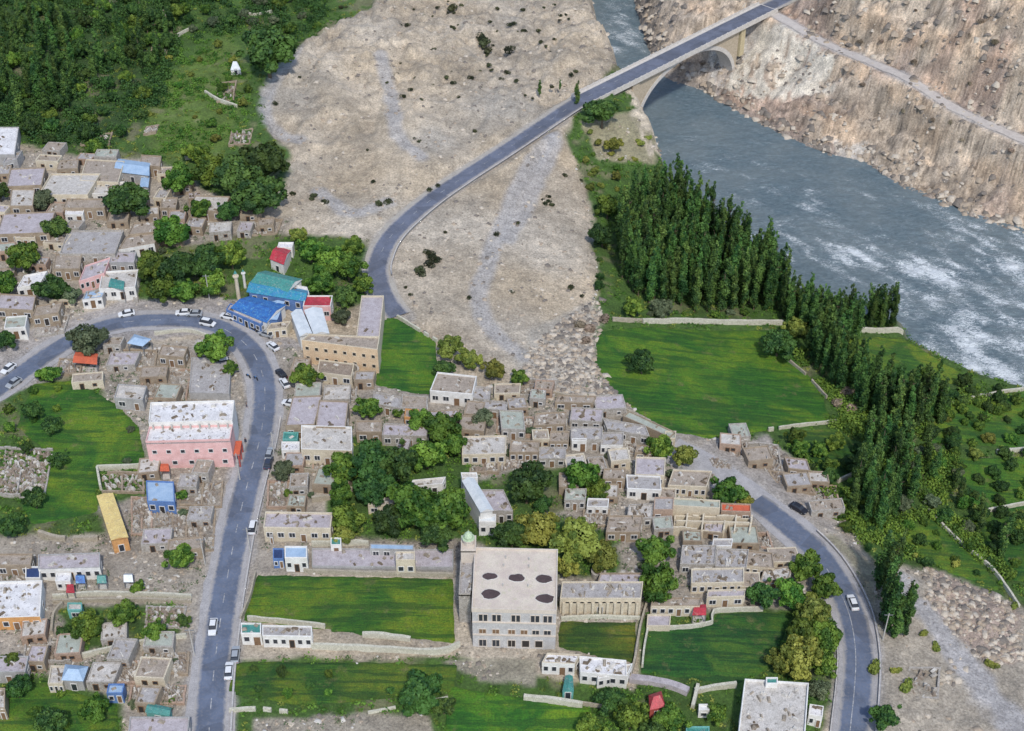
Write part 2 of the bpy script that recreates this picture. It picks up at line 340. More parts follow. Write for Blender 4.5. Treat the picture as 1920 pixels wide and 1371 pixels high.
wx = (fbm(X/5, Y/5, 3, 11)-.5)*5; wy = (fbm(X/5, Y/5, 3, 12)-.5)*5
# far bank is bare rock
rdi = bil(rd, X, Y, GX0, GY0, 1.0); cx_line = [tuple(p) for p in riv[19:]]
npz = len(riv)-len(FB)
farp = [tuple(p) for p in riv[npz:]]+[(30, 900), (900, 900), (900, 200)]
fb = inpoly(X, Y, farp)
YZ = Y+1.5*Z; XZ = X+.7*Z; rk = fbm((XZ+.6*Y)/20, (YZ-.6*X)/16, 5, 21); rk2 = fbm(XZ/4, YZ/4, 3, 22)
rk3 = fbm(XZ/2, YZ/2, 3, 24)
cr = np.array((.55,.45,.345))[None, None]*(0.55+.85*rk[..., None])*(0.62+.76*rk2[..., None])*(0.75+.5*rk3[..., None])
cr = cr*(1+.35*(sstep(.5,.7,fbm(XZ/17, YZ/17, 3, 25))[..., None])*np.array((.5,.25,.0)))
crevice_shade = 1-np.abs(fbm(XZ/7+rk*2, YZ/7, 4, 26)*2-1)  # ridged lines along which crevice shade is painted into the rock colour
cr = cr*(1-.5*sstep(.90, .985, crevice_shade)[..., None])*(1-.3*sstep(.6,.75,fbm(X/1.3, Y/1.3, 2, 27))[..., None])
cr = cr*(1-.55*sstep(.5, .68, fbm(X/22, Y/22, 3, 23))[..., None]*np.array((.35, .45, .4)))
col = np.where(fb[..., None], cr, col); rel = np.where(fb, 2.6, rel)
fd = fbm(X/16, Y/16, 4, 31)[..., None]
col = np.where(fb[..., None], col, np.array((.435,.370,.285))*(0.68+0.76*fd)*(.8+.4*fbm(X/4, Y/4, 3, 34)[..., None])*(1+(fbm(X/24, Y/24, 3, 35)[..., None]-.5)*np.array((.15,.0,-.25))))
hillish = (~fb)*sstep(395, 440, Y)*sstep(-95, -60, X); rel = np.where(fb, rel, rel+1.5*hillish)
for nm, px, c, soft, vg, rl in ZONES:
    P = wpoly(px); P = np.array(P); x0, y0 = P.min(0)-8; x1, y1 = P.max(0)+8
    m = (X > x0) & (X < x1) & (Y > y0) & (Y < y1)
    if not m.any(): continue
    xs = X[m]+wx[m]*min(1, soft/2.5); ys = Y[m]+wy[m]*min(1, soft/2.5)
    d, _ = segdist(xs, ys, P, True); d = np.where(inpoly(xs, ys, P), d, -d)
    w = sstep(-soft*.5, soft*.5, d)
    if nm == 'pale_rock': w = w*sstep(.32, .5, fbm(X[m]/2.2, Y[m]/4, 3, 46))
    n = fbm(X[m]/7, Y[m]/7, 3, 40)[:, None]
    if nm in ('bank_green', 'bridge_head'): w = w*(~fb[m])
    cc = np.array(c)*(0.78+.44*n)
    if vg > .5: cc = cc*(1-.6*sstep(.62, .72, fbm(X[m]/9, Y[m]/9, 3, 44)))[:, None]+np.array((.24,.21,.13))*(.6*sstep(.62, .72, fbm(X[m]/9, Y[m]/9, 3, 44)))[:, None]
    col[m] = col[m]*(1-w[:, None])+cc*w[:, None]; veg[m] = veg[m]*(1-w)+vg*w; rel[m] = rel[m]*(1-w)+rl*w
for L in FANW:
    d, _ = segdist(X+wx*.4, Y+wy*.4, np.array(smooth_line([tuple(g3(a, b))+(0,) for a, b in L], 3))[:, :2]); w = 1-sstep(1.2, 3.4, d)
    w = w*.7; col = col*(1-w[..., None])+np.array((.40,.39,.39))*w[..., None]; rel = rel*(1-w)
# wet stones along the water's edge
w = (1-sstep(0.5, 3.0, rdi+wx*.3))*0.55; col = col*(1-w[..., None])+np.array((.30,.27,.25))*w[..., None]
under = np.zeros(X.shape); flat = np.ones(X.shape)
for nm, (L, hw, sh) in ROADS.items():
    d, _ = segdist(X, Y, L[:, :2]); flat = np.minimum(flat, sstep(hw+sh, hw+sh+3, d))
    if nm != 'track':
        under = np.maximum(under, 1-sstep(hw+sh-1.2, hw+sh-.6, d))
    w = 1-sstep(hw+sh-.5, hw+sh+1.2, d+wx*.3); w *= (.9 if nm != 'bridge' else .5)
    col = col*(1-w[..., None])+np.array((.42,.40,.385))*w[..., None]; veg *= (1-w)
FIELDS = [  # pixels, green, seed
 ([(722,592),(750,600),(818,640),(822,700),(808,742),(760,735),(703,722),(708,640)], (0.027,0.131,0.007), 'field'),
 ([(1120,622),(1210,612),(1460,618),(1480,660),(1530,720),(1562,790),(1430,808),(1330,822),(1262,812),(1190,770),(1150,735),(1115,680)], (0.031,0.137,0.006), 'field'),
 ([(1560,628),(1690,632),(1770,680),(1830,712),(1700,730),(1600,690)], (0.051,0.154,0.010), 'field'),
 ([(1470,812),(1565,800),(1625,850),(1630,885),(1560,905),(1490,850)], (0.028,0.108,0.009), 'field'),
 ([(1720,765),(1920,738),(2050,735),(2050,850),(1740,830)], (0.039,0.142,0.009), 'field'),
 ([(1790,860),(2050,852),(2050,950),(1850,958),(1800,930)], (0.031,0.137,0.008), 'field'),
 ([(1800,970),(1850,965),(2050,955),(2080,1100),(1900,1090)], (0.027,0.114,0.009), 'field'),
 ([(1690,985),(1745,968),(1830,1040),(1880,1110),(1760,1065),(1700,1030)], (0.043,0.137,0.008), 'field'),
 ([(480,1078),(850,1085),(855,1205),(740,1198),(600,1180),(455,1165)], (0.037,0.131,0.007), 'field'),
 ([(1048,1165),(1195,1165),(1190,1245),(1045,1215)], (0.039,0.097,0.008), 'field'),
 ([(1212,1182),(1330,1172),(1345,1150),(1490,1148),(1475,1180),(1450,1250),(1380,1285),(1200,1262)], (0.014,0.094,0.010), 'field'),
 ([(430,1240),(860,1245),(850,1300),(560,1325),(425,1300)], (0.031,0.108,0.008), 'field'),
 ([(840,1285),(980,1308),(1110,1328),(1110,1400),(830,1400)], (0.035,0.158,0.007), 'field'),
 ([(60,720),(140,712),(215,755),(262,800),(275,870),(185,885),(183,960),(60,985),(40,950),(90,850),(30,800)], (0.035,0.137,0.007), 'field'),
 ([(0,1310),(80,1275),(220,1320),(230,1400),(-40,1400)], (0.035,0.131,0.008), 'field'),
]
fw = []
for px, c, nm in FIELDS:
    P = np.array(wpoly(px)); fw.append(P); m = (X > P[:, 0].min()) & (X < P[:, 0].max()) & (Y > P[:, 1].min()) & (Y < P[:, 1].max())
    d, _ = segdist(X[m], Y[m], P, True); ii = inpoly(X[m], Y[m], P); dd = np.where(ii, d, 0)
    under[m] = np.maximum(under[m], sstep(.1, .7, dd)); flat[m] = np.minimum(flat[m], 1-sstep(0, 1, dd))
dz = (fbm(X/3.2, Y/3.2, 4, 51)-.5)*rel*1.6+(fbm(X/1.1, Y/1.1, 2, 52)-.5)*np.minimum(rel, 1.2)*.7
ridge = 1-np.abs(fbm((XZ+.5*Y)/14+.3*rk2, (YZ-.5*X)/13, 4, 61)*2-1); dz = dz+np.where(fb | (hillish > .3), (ridge-.75)*rel*1.7, 0)
ero = 1-np.abs(fbm(X/13+.8*fbm(X/30, Y/30, 2, 66), Y/30, 4, 64)*2-1); ero2 = fbm(X/26, Y/26, 3, 65)
slope_ = (~fb)*sstep(330, 400, Y)*sstep(-120, -80, X)*(1-sstep(35, 42, X))*(1-np.clip(veg*1.5, 0, 1)); dz = dz+slope_*((ero-.72)*4.5+(ero2-.5)*6)
Z = Z+dz*flat*sstep(0, 2.5, np.where(bil(rin.astype(float), X, Y, GX0, GY0, 1.0) > .4, 0, rdi))-under*.35
ny, nx = X.shape; idx = np.arange(nx*ny).reshape(ny, nx)
F = np.stack([idx[:-1, :-1], idx[:-1, 1:], idx[1:, 1:], idx[1:, :-1]], -1).reshape(-1, 4)
m, t, N, L, B = nt('ground'); P = wpos(N)
a = N.new('ShaderNodeAttribute'); a.attribute_name = 'earth'; v = N.new('ShaderNodeAttribute'); v.attribute_name = 'veg'
n1 = noise(N, L, P, 0.35, 6, .7, .4); n2 = noise(N, L, P, 1.7, 5, .75); n3 = noise(N, L, P, 5.5, 3, .7)
vo = N.new('ShaderNodeTexVoronoi'); vo.inputs['Scale'].default_value = .9; L.new(P, vo.inputs['Vector'])
st = ramp(N, L, vo.outputs['Distance'], .20, .06)
v2 = N.new('ShaderNodeTexVoronoi'); v2.inputs['Scale'].default_value = 1.7; L.new(P, v2.inputs['Vector']); s2 = mth(N, L, 'MULTIPLY', ramp(N, L, v2.outputs['Distance'], .24, .10), ramp(N, L, noise(N, L, P, .4, 3, .6), .45, .6))
v3 = N.new('ShaderNodeTexVoronoi'); v3.inputs['Scale'].default_value = .55; L.new(P, v3.inputs['Vector']); s3 = mth(N, L, 'MULTIPLY', ramp(N, L, v3.outputs['Distance'], .17, .06), ramp(N, L, noise(N, L, P, .2, 3, .6), .5, .6))
g1 = N.new('ShaderNodeMapRange'); L.new(ramp(N, L, n1, .35, .65), g1.inputs[0]); g1.inputs[3].default_value = .72; g1.inputs[4].default_value = 1.18
g2 = N.new('ShaderNodeMapRange'); L.new(ramp(N, L, n2, .32, .68), g2.inputs[0]); g2.inputs[3].default_value = .55; g2.inputs[4].default_value = 1.36
c = mixc(N, L, 1.0, a.outputs['Color'], g1.outputs[0], 'MULTIPLY'); c = mixc(N, L, 1.0, c, g2.outputs[0], 'MULTIPLY')
bare = mth(N, L, 'SUBTRACT', 1.0, v.outputs['Fac'])
c = mixc(N, L, mth(N, L, 'MULTIPLY', mth(N, L, 'MULTIPLY', st, bare), .5), c, (.60,.54,.45))
c = mixc(N, L, mth(N, L, 'MULTIPLY', mth(N, L, 'MULTIPLY', s2, bare), .55), c, (.15,.125,.095)); c = mixc(N, L, mth(N, L, 'MULTIPLY', mth(N, L, 'MULTIPLY', s3, bare), .8), c, (.075,.07,.045))
c = mixc(N, L, mth(N, L, 'MULTIPLY', ramp(N, L, n3, .60, .70), .45), c, (.10,.09,.06))
c = mixc(N, L, mth(N, L, 'MULTIPLY', mth(N, L, 'MULTIPLY', ramp(N, L, n2, .55, .63), v.outputs['Fac']), .6), c, (.10,.17,.035))
L.new(c, B.inputs['Base Color']); B.inputs['Roughness'].default_value = .95
hh = mth(N, L, 'ADD', n2, mth(N, L, 'MULTIPLY', n3, .5))
b = N.new('ShaderNodeBump'); b.inputs['Strength'].default_value = .7; b.inputs['Distance'].default_value = .6; L.new(hh, b.inputs['Height']); L.new(b.outputs[0], B.inputs['Normal'])
GROUND = m
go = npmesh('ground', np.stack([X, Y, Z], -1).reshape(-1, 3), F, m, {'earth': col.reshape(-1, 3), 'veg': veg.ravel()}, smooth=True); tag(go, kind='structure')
# ---------------------------------------------------------------- fields of crop, draped sheets
def field_mat(name, c, seed):
    m, t, N, L, B = nt(name); P = wpos(N)
    mp = N.new('ShaderNodeMapping'); mp.inputs['Rotation'].default_value = (0, 0, seed*.7); mp.inputs['Scale'].default_value = (.06, .9, .2); L.new(P, mp.inputs['Vector'])
    rows = noise(N, L, mp.outputs[0], 1.6, 4, .7); big = noise(N, L, P, .07, 4, .6, .5); med = noise(N, L, P, .5, 5, .7); fn = noise(N, L, P, 3.0, 4, .75)
    c2 = (c[0]*3.0+.035, c[1]*1.45+.01, c[2]*1.4); c3 = (c[0]*.45, c[1]*.6, c[2]*.9)
    k = mixc(N, L, ramp(N, L, big, .42, .58), c3, c2); k = mixc(N, L, mth(N, L, 'MULTIPLY', ramp(N, L, med, .42, .60), .55), k, c)
    k = mixc(N, L, mth(N, L, 'MULTIPLY', ramp(N, L, rows, .48, .60), .6), k, (c[0]*1.7+.01, c[1]*1.35, c[2]*1.3))
    k = mixc(N, L, mth(N, L, 'MULTIPLY', ramp(N, L, noise(N, L, P, .22, 4, .7), .58, .70), .6), k, (.17,.15,.06))
    mp2 = N.new('ShaderNodeMapping'); mp2.inputs['Rotation'].default_value = (0, 0, .05+seed*.03); mp2.inputs['Scale'].default_value = (.10, 1.0, .2); L.new(P, mp2.inputs['Vector'])
    k = mixc(N, L, mth(N, L, 'MULTIPLY', ramp(N, L, noise(N, L, mp2.outputs[0], .45, 3, .6), .53, .58), .7), k, (c[0]*.5, c[1]*.55, c[2]))
    g = N.new('ShaderNodeMapRange'); L.new(ramp(N, L, fn, .3, .7), g.inputs[0]); g.inputs[3].default_value = .5; g.inputs[4].default_value = 1.38
    k = mixc(N, L, mth(N, L, 'MULTIPLY', ramp(N, L, noise(N, L, P, 1.1, 5, .8), .58, .68), .7), k, (c[0]*.3, c[1]*.42, c[2]*.7))
    k = mixc(N, L, 1.0, k, g.outputs[0], 'MULTIPLY'); L.new(k, B.inputs['Base Color']); B.inputs['Roughness'].default_value = .9
    b = N.new('ShaderNodeBump'); b.inputs['Strength'].default_value = .8; b.inputs['Distance'].default_value = .35; L.new(mth(N, L, 'ADD', fn, rows), b.inputs['Height']); L.new(b.outputs[0], B.inputs['Normal'])
    return m
def drape(P, step, off, rough, name, mat):
    P = np.array(P); x0, y0 = P.min(0)-step; x1, y1 = P.max(0)+step
    gx_, gy_ = np.meshgrid(np.arange(x0, x1, step), np.arange(y0, y1, step))
    cxm = (gx_[:-1, :-1]+gx_[1:, 1:])/2; cym = (gy_[:-1, :-1]+gy_[1:, 1:])/2
    ok = inpoly(cxm, cym, P); id_ = np.arange(gx_.size).reshape(gx_.shape)
    F = np.stack([id_[:-1, :-1][ok], id_[:-1, 1:][ok], id_[1:, 1:][ok], id_[1:, :-1][ok]], -1)
    cnt = np.bincount(F.ravel(), minlength=gx_.size); used = cnt > 0; V = np.stack([gx_.ravel(), gy_.ravel()], -1)
    edge = np.where(used & (cnt < 4))[0]
    for e in edge:
        p = V[e]; best = 1e9
        for i in range(len(P)):
            a = P[i]; b_ = P[(i+1) % len(P)]; d = b_-a; t_ = np.clip(np.dot(p-a, d)/(np.dot(d, d)+1e-9), 0, 1); q = a+d*t_; r = np.hypot(*(p-q))
            if r < best: best = r; bq = q
        V[e] = bq+(fbm(bq[0:1]/2, bq[1:2]/2, 2, 9)[0]-.5)*.7
    zz = hgt(V[:, 0], V[:, 1])+off+fbm(V[:, 0]/1.3, V[:, 1]/1.3, 3, 71)*rough; zz[edge] = hgt(V[edge, 0], V[edge, 1])-.12
    remap = -np.ones(len(V), int); remap[used] = np.arange(used.sum())
    return npmesh(name, np.hstack([V[used], zz[used, None]]), remap[F], mat, smooth=True)
for i, (px, c, nm) in enumerate(FIELDS):
    o = drape(fw[i], .6, .02, .35, nm, field_mat('crop_green_%d' % i, c, i+1)); tag(o, kind='structure')
# ---------------------------------------------------------------- river
rx, ry = np.meshgrid(np.arange(15, 420, .55), np.arange(215, 800, .55)); rcell = inpoly(rx, ry, riv) | (segdist(rx, ry, riv, True)[0] < 3)
def flow(P):  # foam belts, in the photograph's river: where the rapids are
    return 0
foam = np.zeros(rx.shape)
for a, b, r, s in [(1520,385,5,.8),(1600,470,8,1),(1560,425,4,.3),(1660,490,5,.5),(1720,505,7,1),(1780,515,9,1),(1700,560,8,.6),(1760,575,9,.7),(1830,640,8,1),(1880,490,9,1),(1850,465,5,.9),(1760,400,7,.6),(1800,430,7,.6),(1870,690,14,.8),(1910,560,9,.7),(1810,600,9,.8),(1740,640,8,.4),(1640,545,7,.45),(1275,265,5,.55),(1330,315,6,.5),(1400,345,8,.35),(1500,470,8,.35),(1180,70,14,.55),(1160,40,9,.6),(1150,90,8,.7),(1170,8,9,.6),(1920,640,9,.8),(1470,420,8,.3),(1940,460,10,.5),(1450,480,10,.3),(1990,700,20,.8),(1960,560,16,.8)]:
    q = onz(a, b, WATER); foam = np.maximum(foam, s*np.exp(-((rx-q[0])**2+(ry-q[1])**2)/(2*(r*.75)**2)))
_fx = rx*.65-ry*.76; _fy = rx*.76+ry*.65; foam = np.clip(foam*.55+.12*(ry < 400)+.17+1.0*(fbm(_fx/7, _fy/3, 4, 83)-.5), 0, 1)
wz = WATER+(fbm(rx/2.6, ry/1.5, 3, 81)-.5)*(.35+1.0*foam)
id_ = np.arange(rx.size).reshape(rx.shape); ok = rcell[:-1, :-1] & rcell[1:, 1:]
F = np.stack([id_[:-1, :-1][ok], id_[:-1, 1:][ok], id_[1:, 1:][ok], id_[1:, :-1][ok]], -1); used = np.zeros(rx.size, bool); used[F.ravel()] = True
rm = -np.ones(rx.size, int); rm[used] = np.arange(used.sum())
m, t, N, L, B = nt('river_water'); P = wpos(N)
fa = N.new('ShaderNodeAttribute'); fa.attribute_name = 'foam'
mp = N.new('ShaderNodeMapping'); mp.inputs['Scale'].default_value = (.55, 1.5, 1); mp.inputs['Rotation'].default_value = (0, 0, R(38)); L.new(P, mp.inputs['Vector'])
fn = noise(N, L, mp.outputs[0], 1.7, 7, .82, 1.2); rp = noise(N, L, mp.outputs[0], 1.3, 5, .7, .6); bigw = noise(N, L, P, .05, 3, .6)
k = mixc(N, L, ramp(N, L, bigw, .4, .62), (.080,.122,.145), (.125,.160,.172)); k = mixc(N, L, mth(N, L, 'MULTIPLY', ramp(N, L, rp, .42, .66), .7), k, (.20,.255,.28))
th = mth(N, L, 'ADD', fn, mth(N, L, 'MULTIPLY', fa.outputs['Fac'], .30))
k = mixc(N, L, mth(N, L, 'MULTIPLY', ramp(N, L, th, .685, .765), .9), k, (.66,.70,.72)); L.new(k, B.inputs['Base Color'])
rr = N.new('ShaderNodeMapRange'); L.new(ramp(N, L, th, .66, .80), rr.inputs[0]); B.inputs['Specular IOR Level'].default_value = .3; rr.inputs[3].default_value = .4; rr.inputs[4].default_value = .8; L.new(rr.outputs[0], B.inputs['Roughness'])
b = N.new('ShaderNodeBump'); b.inputs['Strength'].default_value = .6; b.inputs['Distance'].default_value = .5; L.new(mth(N, L, 'ADD', rp, fn), b.inputs['Height']); L.new(b.outputs[0], B.inputs['Normal'])
ro = npmesh('river', np.stack([rx, ry, wz], -1).reshape(-1, 3)[used], rm[F], m, {'foam': foam.ravel()[used]}, smooth=True); tag(ro, kind='structure')
# ---------------------------------------------------------------- roads
ASPH = None
def asphalt(name, c):
    m, t, N, L, B = nt(name); P = wpos(N)
    k = mixc(N, L, ramp(N, L, noise(N, L, P, .25, 5, .65, .5), .38, .62), c, tuple(x*1.45 for x in c)); k = mixc(N, L, mth(N, L, 'MULTIPLY', ramp(N, L, noise(N, L, P, 1.8, 5, .7), .5, .66), .5), k, (.19,.19,.21))
    e = N.new('ShaderNodeAttribute'); e.attribute_name = 'edge'; du = mth(N, L, 'ADD', mth(N, L, 'MULTIPLY', e.outputs['Fac'], .62), mth(N, L, 'MULTIPLY', noise(N, L, P, .9, 5, .75, .6), .62))
    k = mixc(N, L, mth(N, L, 'MULTIPLY', ramp(N, L, du, .62, .88), .85), k, (.36,.335,.31))
    mq = N.new('ShaderNodeTexVoronoi'); mq.inputs['Scale'].default_value = .16; L.new(P, mq.inputs['Vector']); k = mixc(N, L, mth(N, L, 'MULTIPLY', ramp(N, L, mq.outputs['Color'], .7, .75), .35), k, (.05,.055,.07))
    L.new(k, B.inputs['Base Color']); B.inputs['Roughness'].default_value = .8; return m
ASPH = asphalt('asphalt', (.085,.105,.150)); ASPH2 = asphalt('bridge_asphalt', (.088,.10,.135)); LINE = M('worn_road_paint', (.50,.50,.50), (.16,.17,.19), 1.6, fine=.4); KERB = M('pale_kerb_stone', (.50,.48,.46), (.40,.38,.37), 1.5, fine=.3)
def offs(L):
    T = np.gradient(L[:, :2], axis=0); T /= np.linalg.norm(T, axis=1)[:, None]+1e-9; return np.stack([T[:, 1], -T[:, 0]], -1)
def carriageway(L, hw, z0, name, mat, i0=0, i1=None):
    nrm = offs(L)[i0:i1]; L = L[i0:i1]; e = (fbm(L[:, 0]/2.2, L[:, 1]/2.2, 3, 6)-.5)*.9; us = np.array([-1, -.86, -.6, 0, .6, .86, 1]); n = len(L)
    V = np.stack([np.hstack([L[:, :2]+nrm*(u*hw+(e*u if abs(u) == 1 else 0))[:, None] if abs(u) == 1 else L[:, :2]+nrm*u*hw, (L[:, 2]+z0)[:, None]]) for u in us], 1).reshape(-1, 3)
    id_ = np.arange(n*7).reshape(n, 7); F = np.stack([id_[:-1, :-1], id_[:-1, 1:], id_[1:, 1:], id_[1:, :-1]], -1).reshape(-1, 4)
    return npmesh(name, V, F, mat, {'edge': np.tile(np.array([1, .75, .25, .0, .25, .75, 1.]), n)})
def ribbon(L, o0, o1, z0, name, mat, thick=0.0, edge=None, i0=0, i1=None, wob=0):
    nrm = offs(L)[i0:i1]; L = L[i0:i1]; v = []; f = []
    e = (fbm(L[:, 0]/3, L[:, 1]/3, 2, 5)-.5)*wob
    a = L[:, :2]+nrm*(o0+(e if o0 < 0 else 0))[:, None] if wob else L[:, :2]+nrm*o0
    b_ = L[:, :2]+nrm*(o1-(e if o1 > 0 else 0))[:, None] if wob else L[:, :2]+nrm*o1
    z = L[:, 2]+z0; n = len(L)
    V = np.vstack([np.hstack([a, z[:, None]]), np.hstack([b_, z[:, None]])]); F = [(i, n+i, n+i+1, i+1)[::-1] for i in range(n-1)]
    if thick:
        V = np.vstack([V, V-np.array([0, 0, thick])]); q = 2*n
        F += [(i+1, q+i+1, q+i, i) for i in range(n-1)]+[(n+i, q+n+i, q+n+i+1, n+i+1) for i in range(n-1)]+[(0, q, q+n, n), (n-1, 2*n-1, q+2*n-1, q+n-1)]
        F = [tuple(x) for x in F]
    return npmesh(name, V, F, mat)
_e = g3(1412, 938); EAST0 = int(np.argmin(np.hypot(ROADS['east'][0][:, 0]-_e[0], ROADS['east'][0][:, 1]-_e[1])))
for nm, (L, hw, sh) in ROADS.items():
    if nm == 'track': continue
    if nm != 'bridge':
        tag(ribbon(L, -hw-sh, hw+sh, -.004, 'shoulder', M('gravel_shoulder', (.40,.385,.385), (.32,.31,.31), .5, fine=.35), wob=1.0), kind='structure')
        tag(carriageway(L, hw, .012, 'road', ASPH, 0 if nm == 'main' else EAST0), kind='structure')
L, hw, sh = ROADS['bridge']
k0 = int(np.argmin(np.hypot(L[:, 0]-BA[0], L[:, 1]-BA[1]))); k1 = int(np.argmin(np.hypot(L[:, 0]-BB[0], L[:, 1]-BB[1])))
tag(ribbon(L, -hw-sh, hw+sh, -.004, 'shoulder', M('bridge_road_verge', (.42,.39,.34), (.34,.31,.27), .5, fine=.35), i0=0, i1=k0+1, wob=.8), kind='structure')
tag(carriageway(L, hw, .012, 'road', ASPH2, 0, k0+1), kind='structure')
tag(ribbon(L, -hw-sh, hw+sh, -.004, 'shoulder', M('bridge_road_verge', (0,0,0)), i0=k1, wob=.8), kind='structure')
tag(carriageway(L, hw, .012, 'road', ASPH2, k1), kind='structure')
tag(ribbon(ROADS['track'][0], -2.0, 2.0, .03, 'track', M('dirt_track', (.52,.48,.44), (.44,.40,.37), .5, fine=.3), wob=1.2), kind='structure')
def dashes(L, off, on, gap, w, s0, s1):
    mb = MB(); nrm = offs(L); s = np.concatenate([[0], np.cumsum(np.hypot(*np.diff(L[:, :2], axis=0).T))]); a = s0
    while a < min(s1, s[-1]-on):
        k = np.linspace(a, a+on, max(2, int(on/2)+1)); P = [np.array([np.interp(t_, s, L[:, j]) for j in range(3)]) for t_ in k]; Q = [np.array([np.interp(t_, s, nrm[:, j]) for j in range(2)]) for t_ in k]
        for i in range(len(k)-1):
            p, q, n0, n1_ = P[i], P[i+1], Q[i], Q[i+1]; z = .02
            mb.quad((*(p[:2]+n0*(off+w)), p[2]+z), (*(q[:2]+n1_*(off+w)), q[2]+z), (*(q[:2]+n1_*(off-w)), q[2]+z), (*(p[:2]+n0*(off-w)), p[2]+z))
        a += on+gap
    return mb
tag(dashes(ROADS['main'][0], 0, 2.6, 4.2, .09, 3, 170).build('road_marking', LINE), kind='structure')
tag(dashes(ROADS['east'][0], .6, 2.0, 0.0, .08, 50, 175).build('road_marking', LINE), kind='structure')
tag(dashes(ROADS['bridge'][0], 0, 2.0, 5.0, .06, 30, 160).build('road_marking', LINE), kind='structure')
for nm, off, i0, i1, nn in [('main', 4.15, .03, .45, 'low pale kerb wall along the east side of the straight main road'), ('east', -4.2, .38, 1.0, 'pale kerb wall along the river side of the curving east road'), ('bridge', 3.9, .06, None, 'low pale parapet on the downhill side of the road to the bridge')]:
    L = ROADS[nm][0]; o = ribbon(L, off-.2, off+.2, .55, 'roadside_kerb', KERB, 1.2, i0=int(i0*len(L)), i1=k0 if i1 is None else int(i1*len(L))); tag(o, nn, 'kerb wall')
L = ROADS['east'][0]; tag(ribbon(L, 4.0, 4.35, .4, 'roadside_kerb', KERB, 1.0, i0=int(.62*len(L)), i1=len(L)), 'pale kerb on the inner side of the east road beside the orchard', 'kerb wall')
# ---------------------------------------------------------------- the arch bridge
def bridge():
    D = np.array([BB[0]-BA[0], BB[1]-BA[1]]); LEN = float(np.linalg.norm(D)); yaw = math.atan2(D[1], D[0])
    root = empty('arch_bridge', (BA[0], BA[1], BZ), yaw, 'pale stone arch bridge carrying the road over the blue river gorge', 'bridge')
    ST = M('bridge_stone', (.52,.44,.33), (.42,.35,.26), 1.0, fine=.4, bump=.4); PAR = M('bridge_parapet', (.60,.57,.53), (.50,.47,.43), 1.2, fine=.25)
    s = MB(); s.box((LEN/2, 0, -.9), LEN+3, 8.6, .86); s.build('deck_slab', PAR, root)
    s = MB(); s.box((LEN/2, 0, -.02), LEN+2, 6.2, .035); s.build('deck_road', ASPH2, root)
    for sd_ in (-1, 1):
        s = MB(); s.box((LEN/2, sd_*3.6, -.03), LEN+2, .95, .22); s.build('footway', PAR, root)
        s = MB(); s.box((LEN/2, sd_*4.15, -.035), LEN+2, .22, .95)
        for i in range(int(LEN/3)): s.box((1.2+i*3, sd_*4.15, -.03), .38, .34, 1.12, 0)
        s.build('parapet', PAR, root)
    # arch between the rock faces; springings low down, crown just under the deck
    xl, xr, zc, rise = AL
    xm = (xl+xr)/2; a = (xr-xl)/2; n = 36
    arc = [(xm-a*math.cos(math.pi*i/n), -rise+zc+rise*math.sin(math.pi*i/n)**.85) for i in range(n+1)]
    th = 1.5; s = MB(); out = [(xm-(a+th)*math.cos(math.pi*i/n), -rise+zc+(rise+th)*math.sin(math.pi*i/n)**.85) for i in range(n+1)]
    for i in range(n):
        (x0, z0), (x1, z1) = arc[i], arc[i+1]; (X0, Z0), (X1, Z1) = out[i], out[i+1]; y = 2.9
        s.hexa([(x0, -y, z0), (x1, -y, z1), (x1, y, z1), (x0, y, z0)], [(X0, -y, Z0), (X1, -y, Z1), (X1, y, Z1), (X0, y, Z0)])
    s.build('arch_ring', PAR, root)
    for y in (-2.5, 2.5):      # spandrel walls fill between ring and deck
        s = MB(); n_sp = 0
        for i in range(n):
            (X0, Z0), (X1, Z1) = out[i], out[i+1]
            if Z0 > -1.0 and Z1 > -1.0:
                if s.v: s.build('spandrel', ST, root); s = MB()
                continue
            s.hexa([(X0, y-.25, Z0-.3), (X1, y-.25, Z1-.3), (X1, y+.25, Z1-.3), (X0, y+.25, Z0-.3)], [(X0, y-.25, -.9), (X1, y-.25, -.9), (X1, y+.25, -.9), (X0, y+.25, -.9)])
        s.build('spandrel', ST, root)
    s = MB(); s.box((xl-3.0, 0, -24), 4.6, 7.4, 23.1, tx=.7); s.build('abutment', ST, root); s = MB(); s.box((xl-.2, 0, -26), 4.2, 8.4, 6.5, tx=.8); s.build('footing', PAR, root); s = MB(); s.box((xr+.6, 0, -28), 4.6, 8.4, 9.0, tx=.8); s.build('footing', PAR, root)
    s = MB(); s.box((xr+3.6, 0, -12), 2.6, 6.6, 11.1); s.build('pier', M('pier_stone', (.56,.48,.30), (.48,.40,.25), 1.0), root)
    return root, yaw, LEN
AL = (26.5, 81.0, -1.9, 19.5)
bridge()
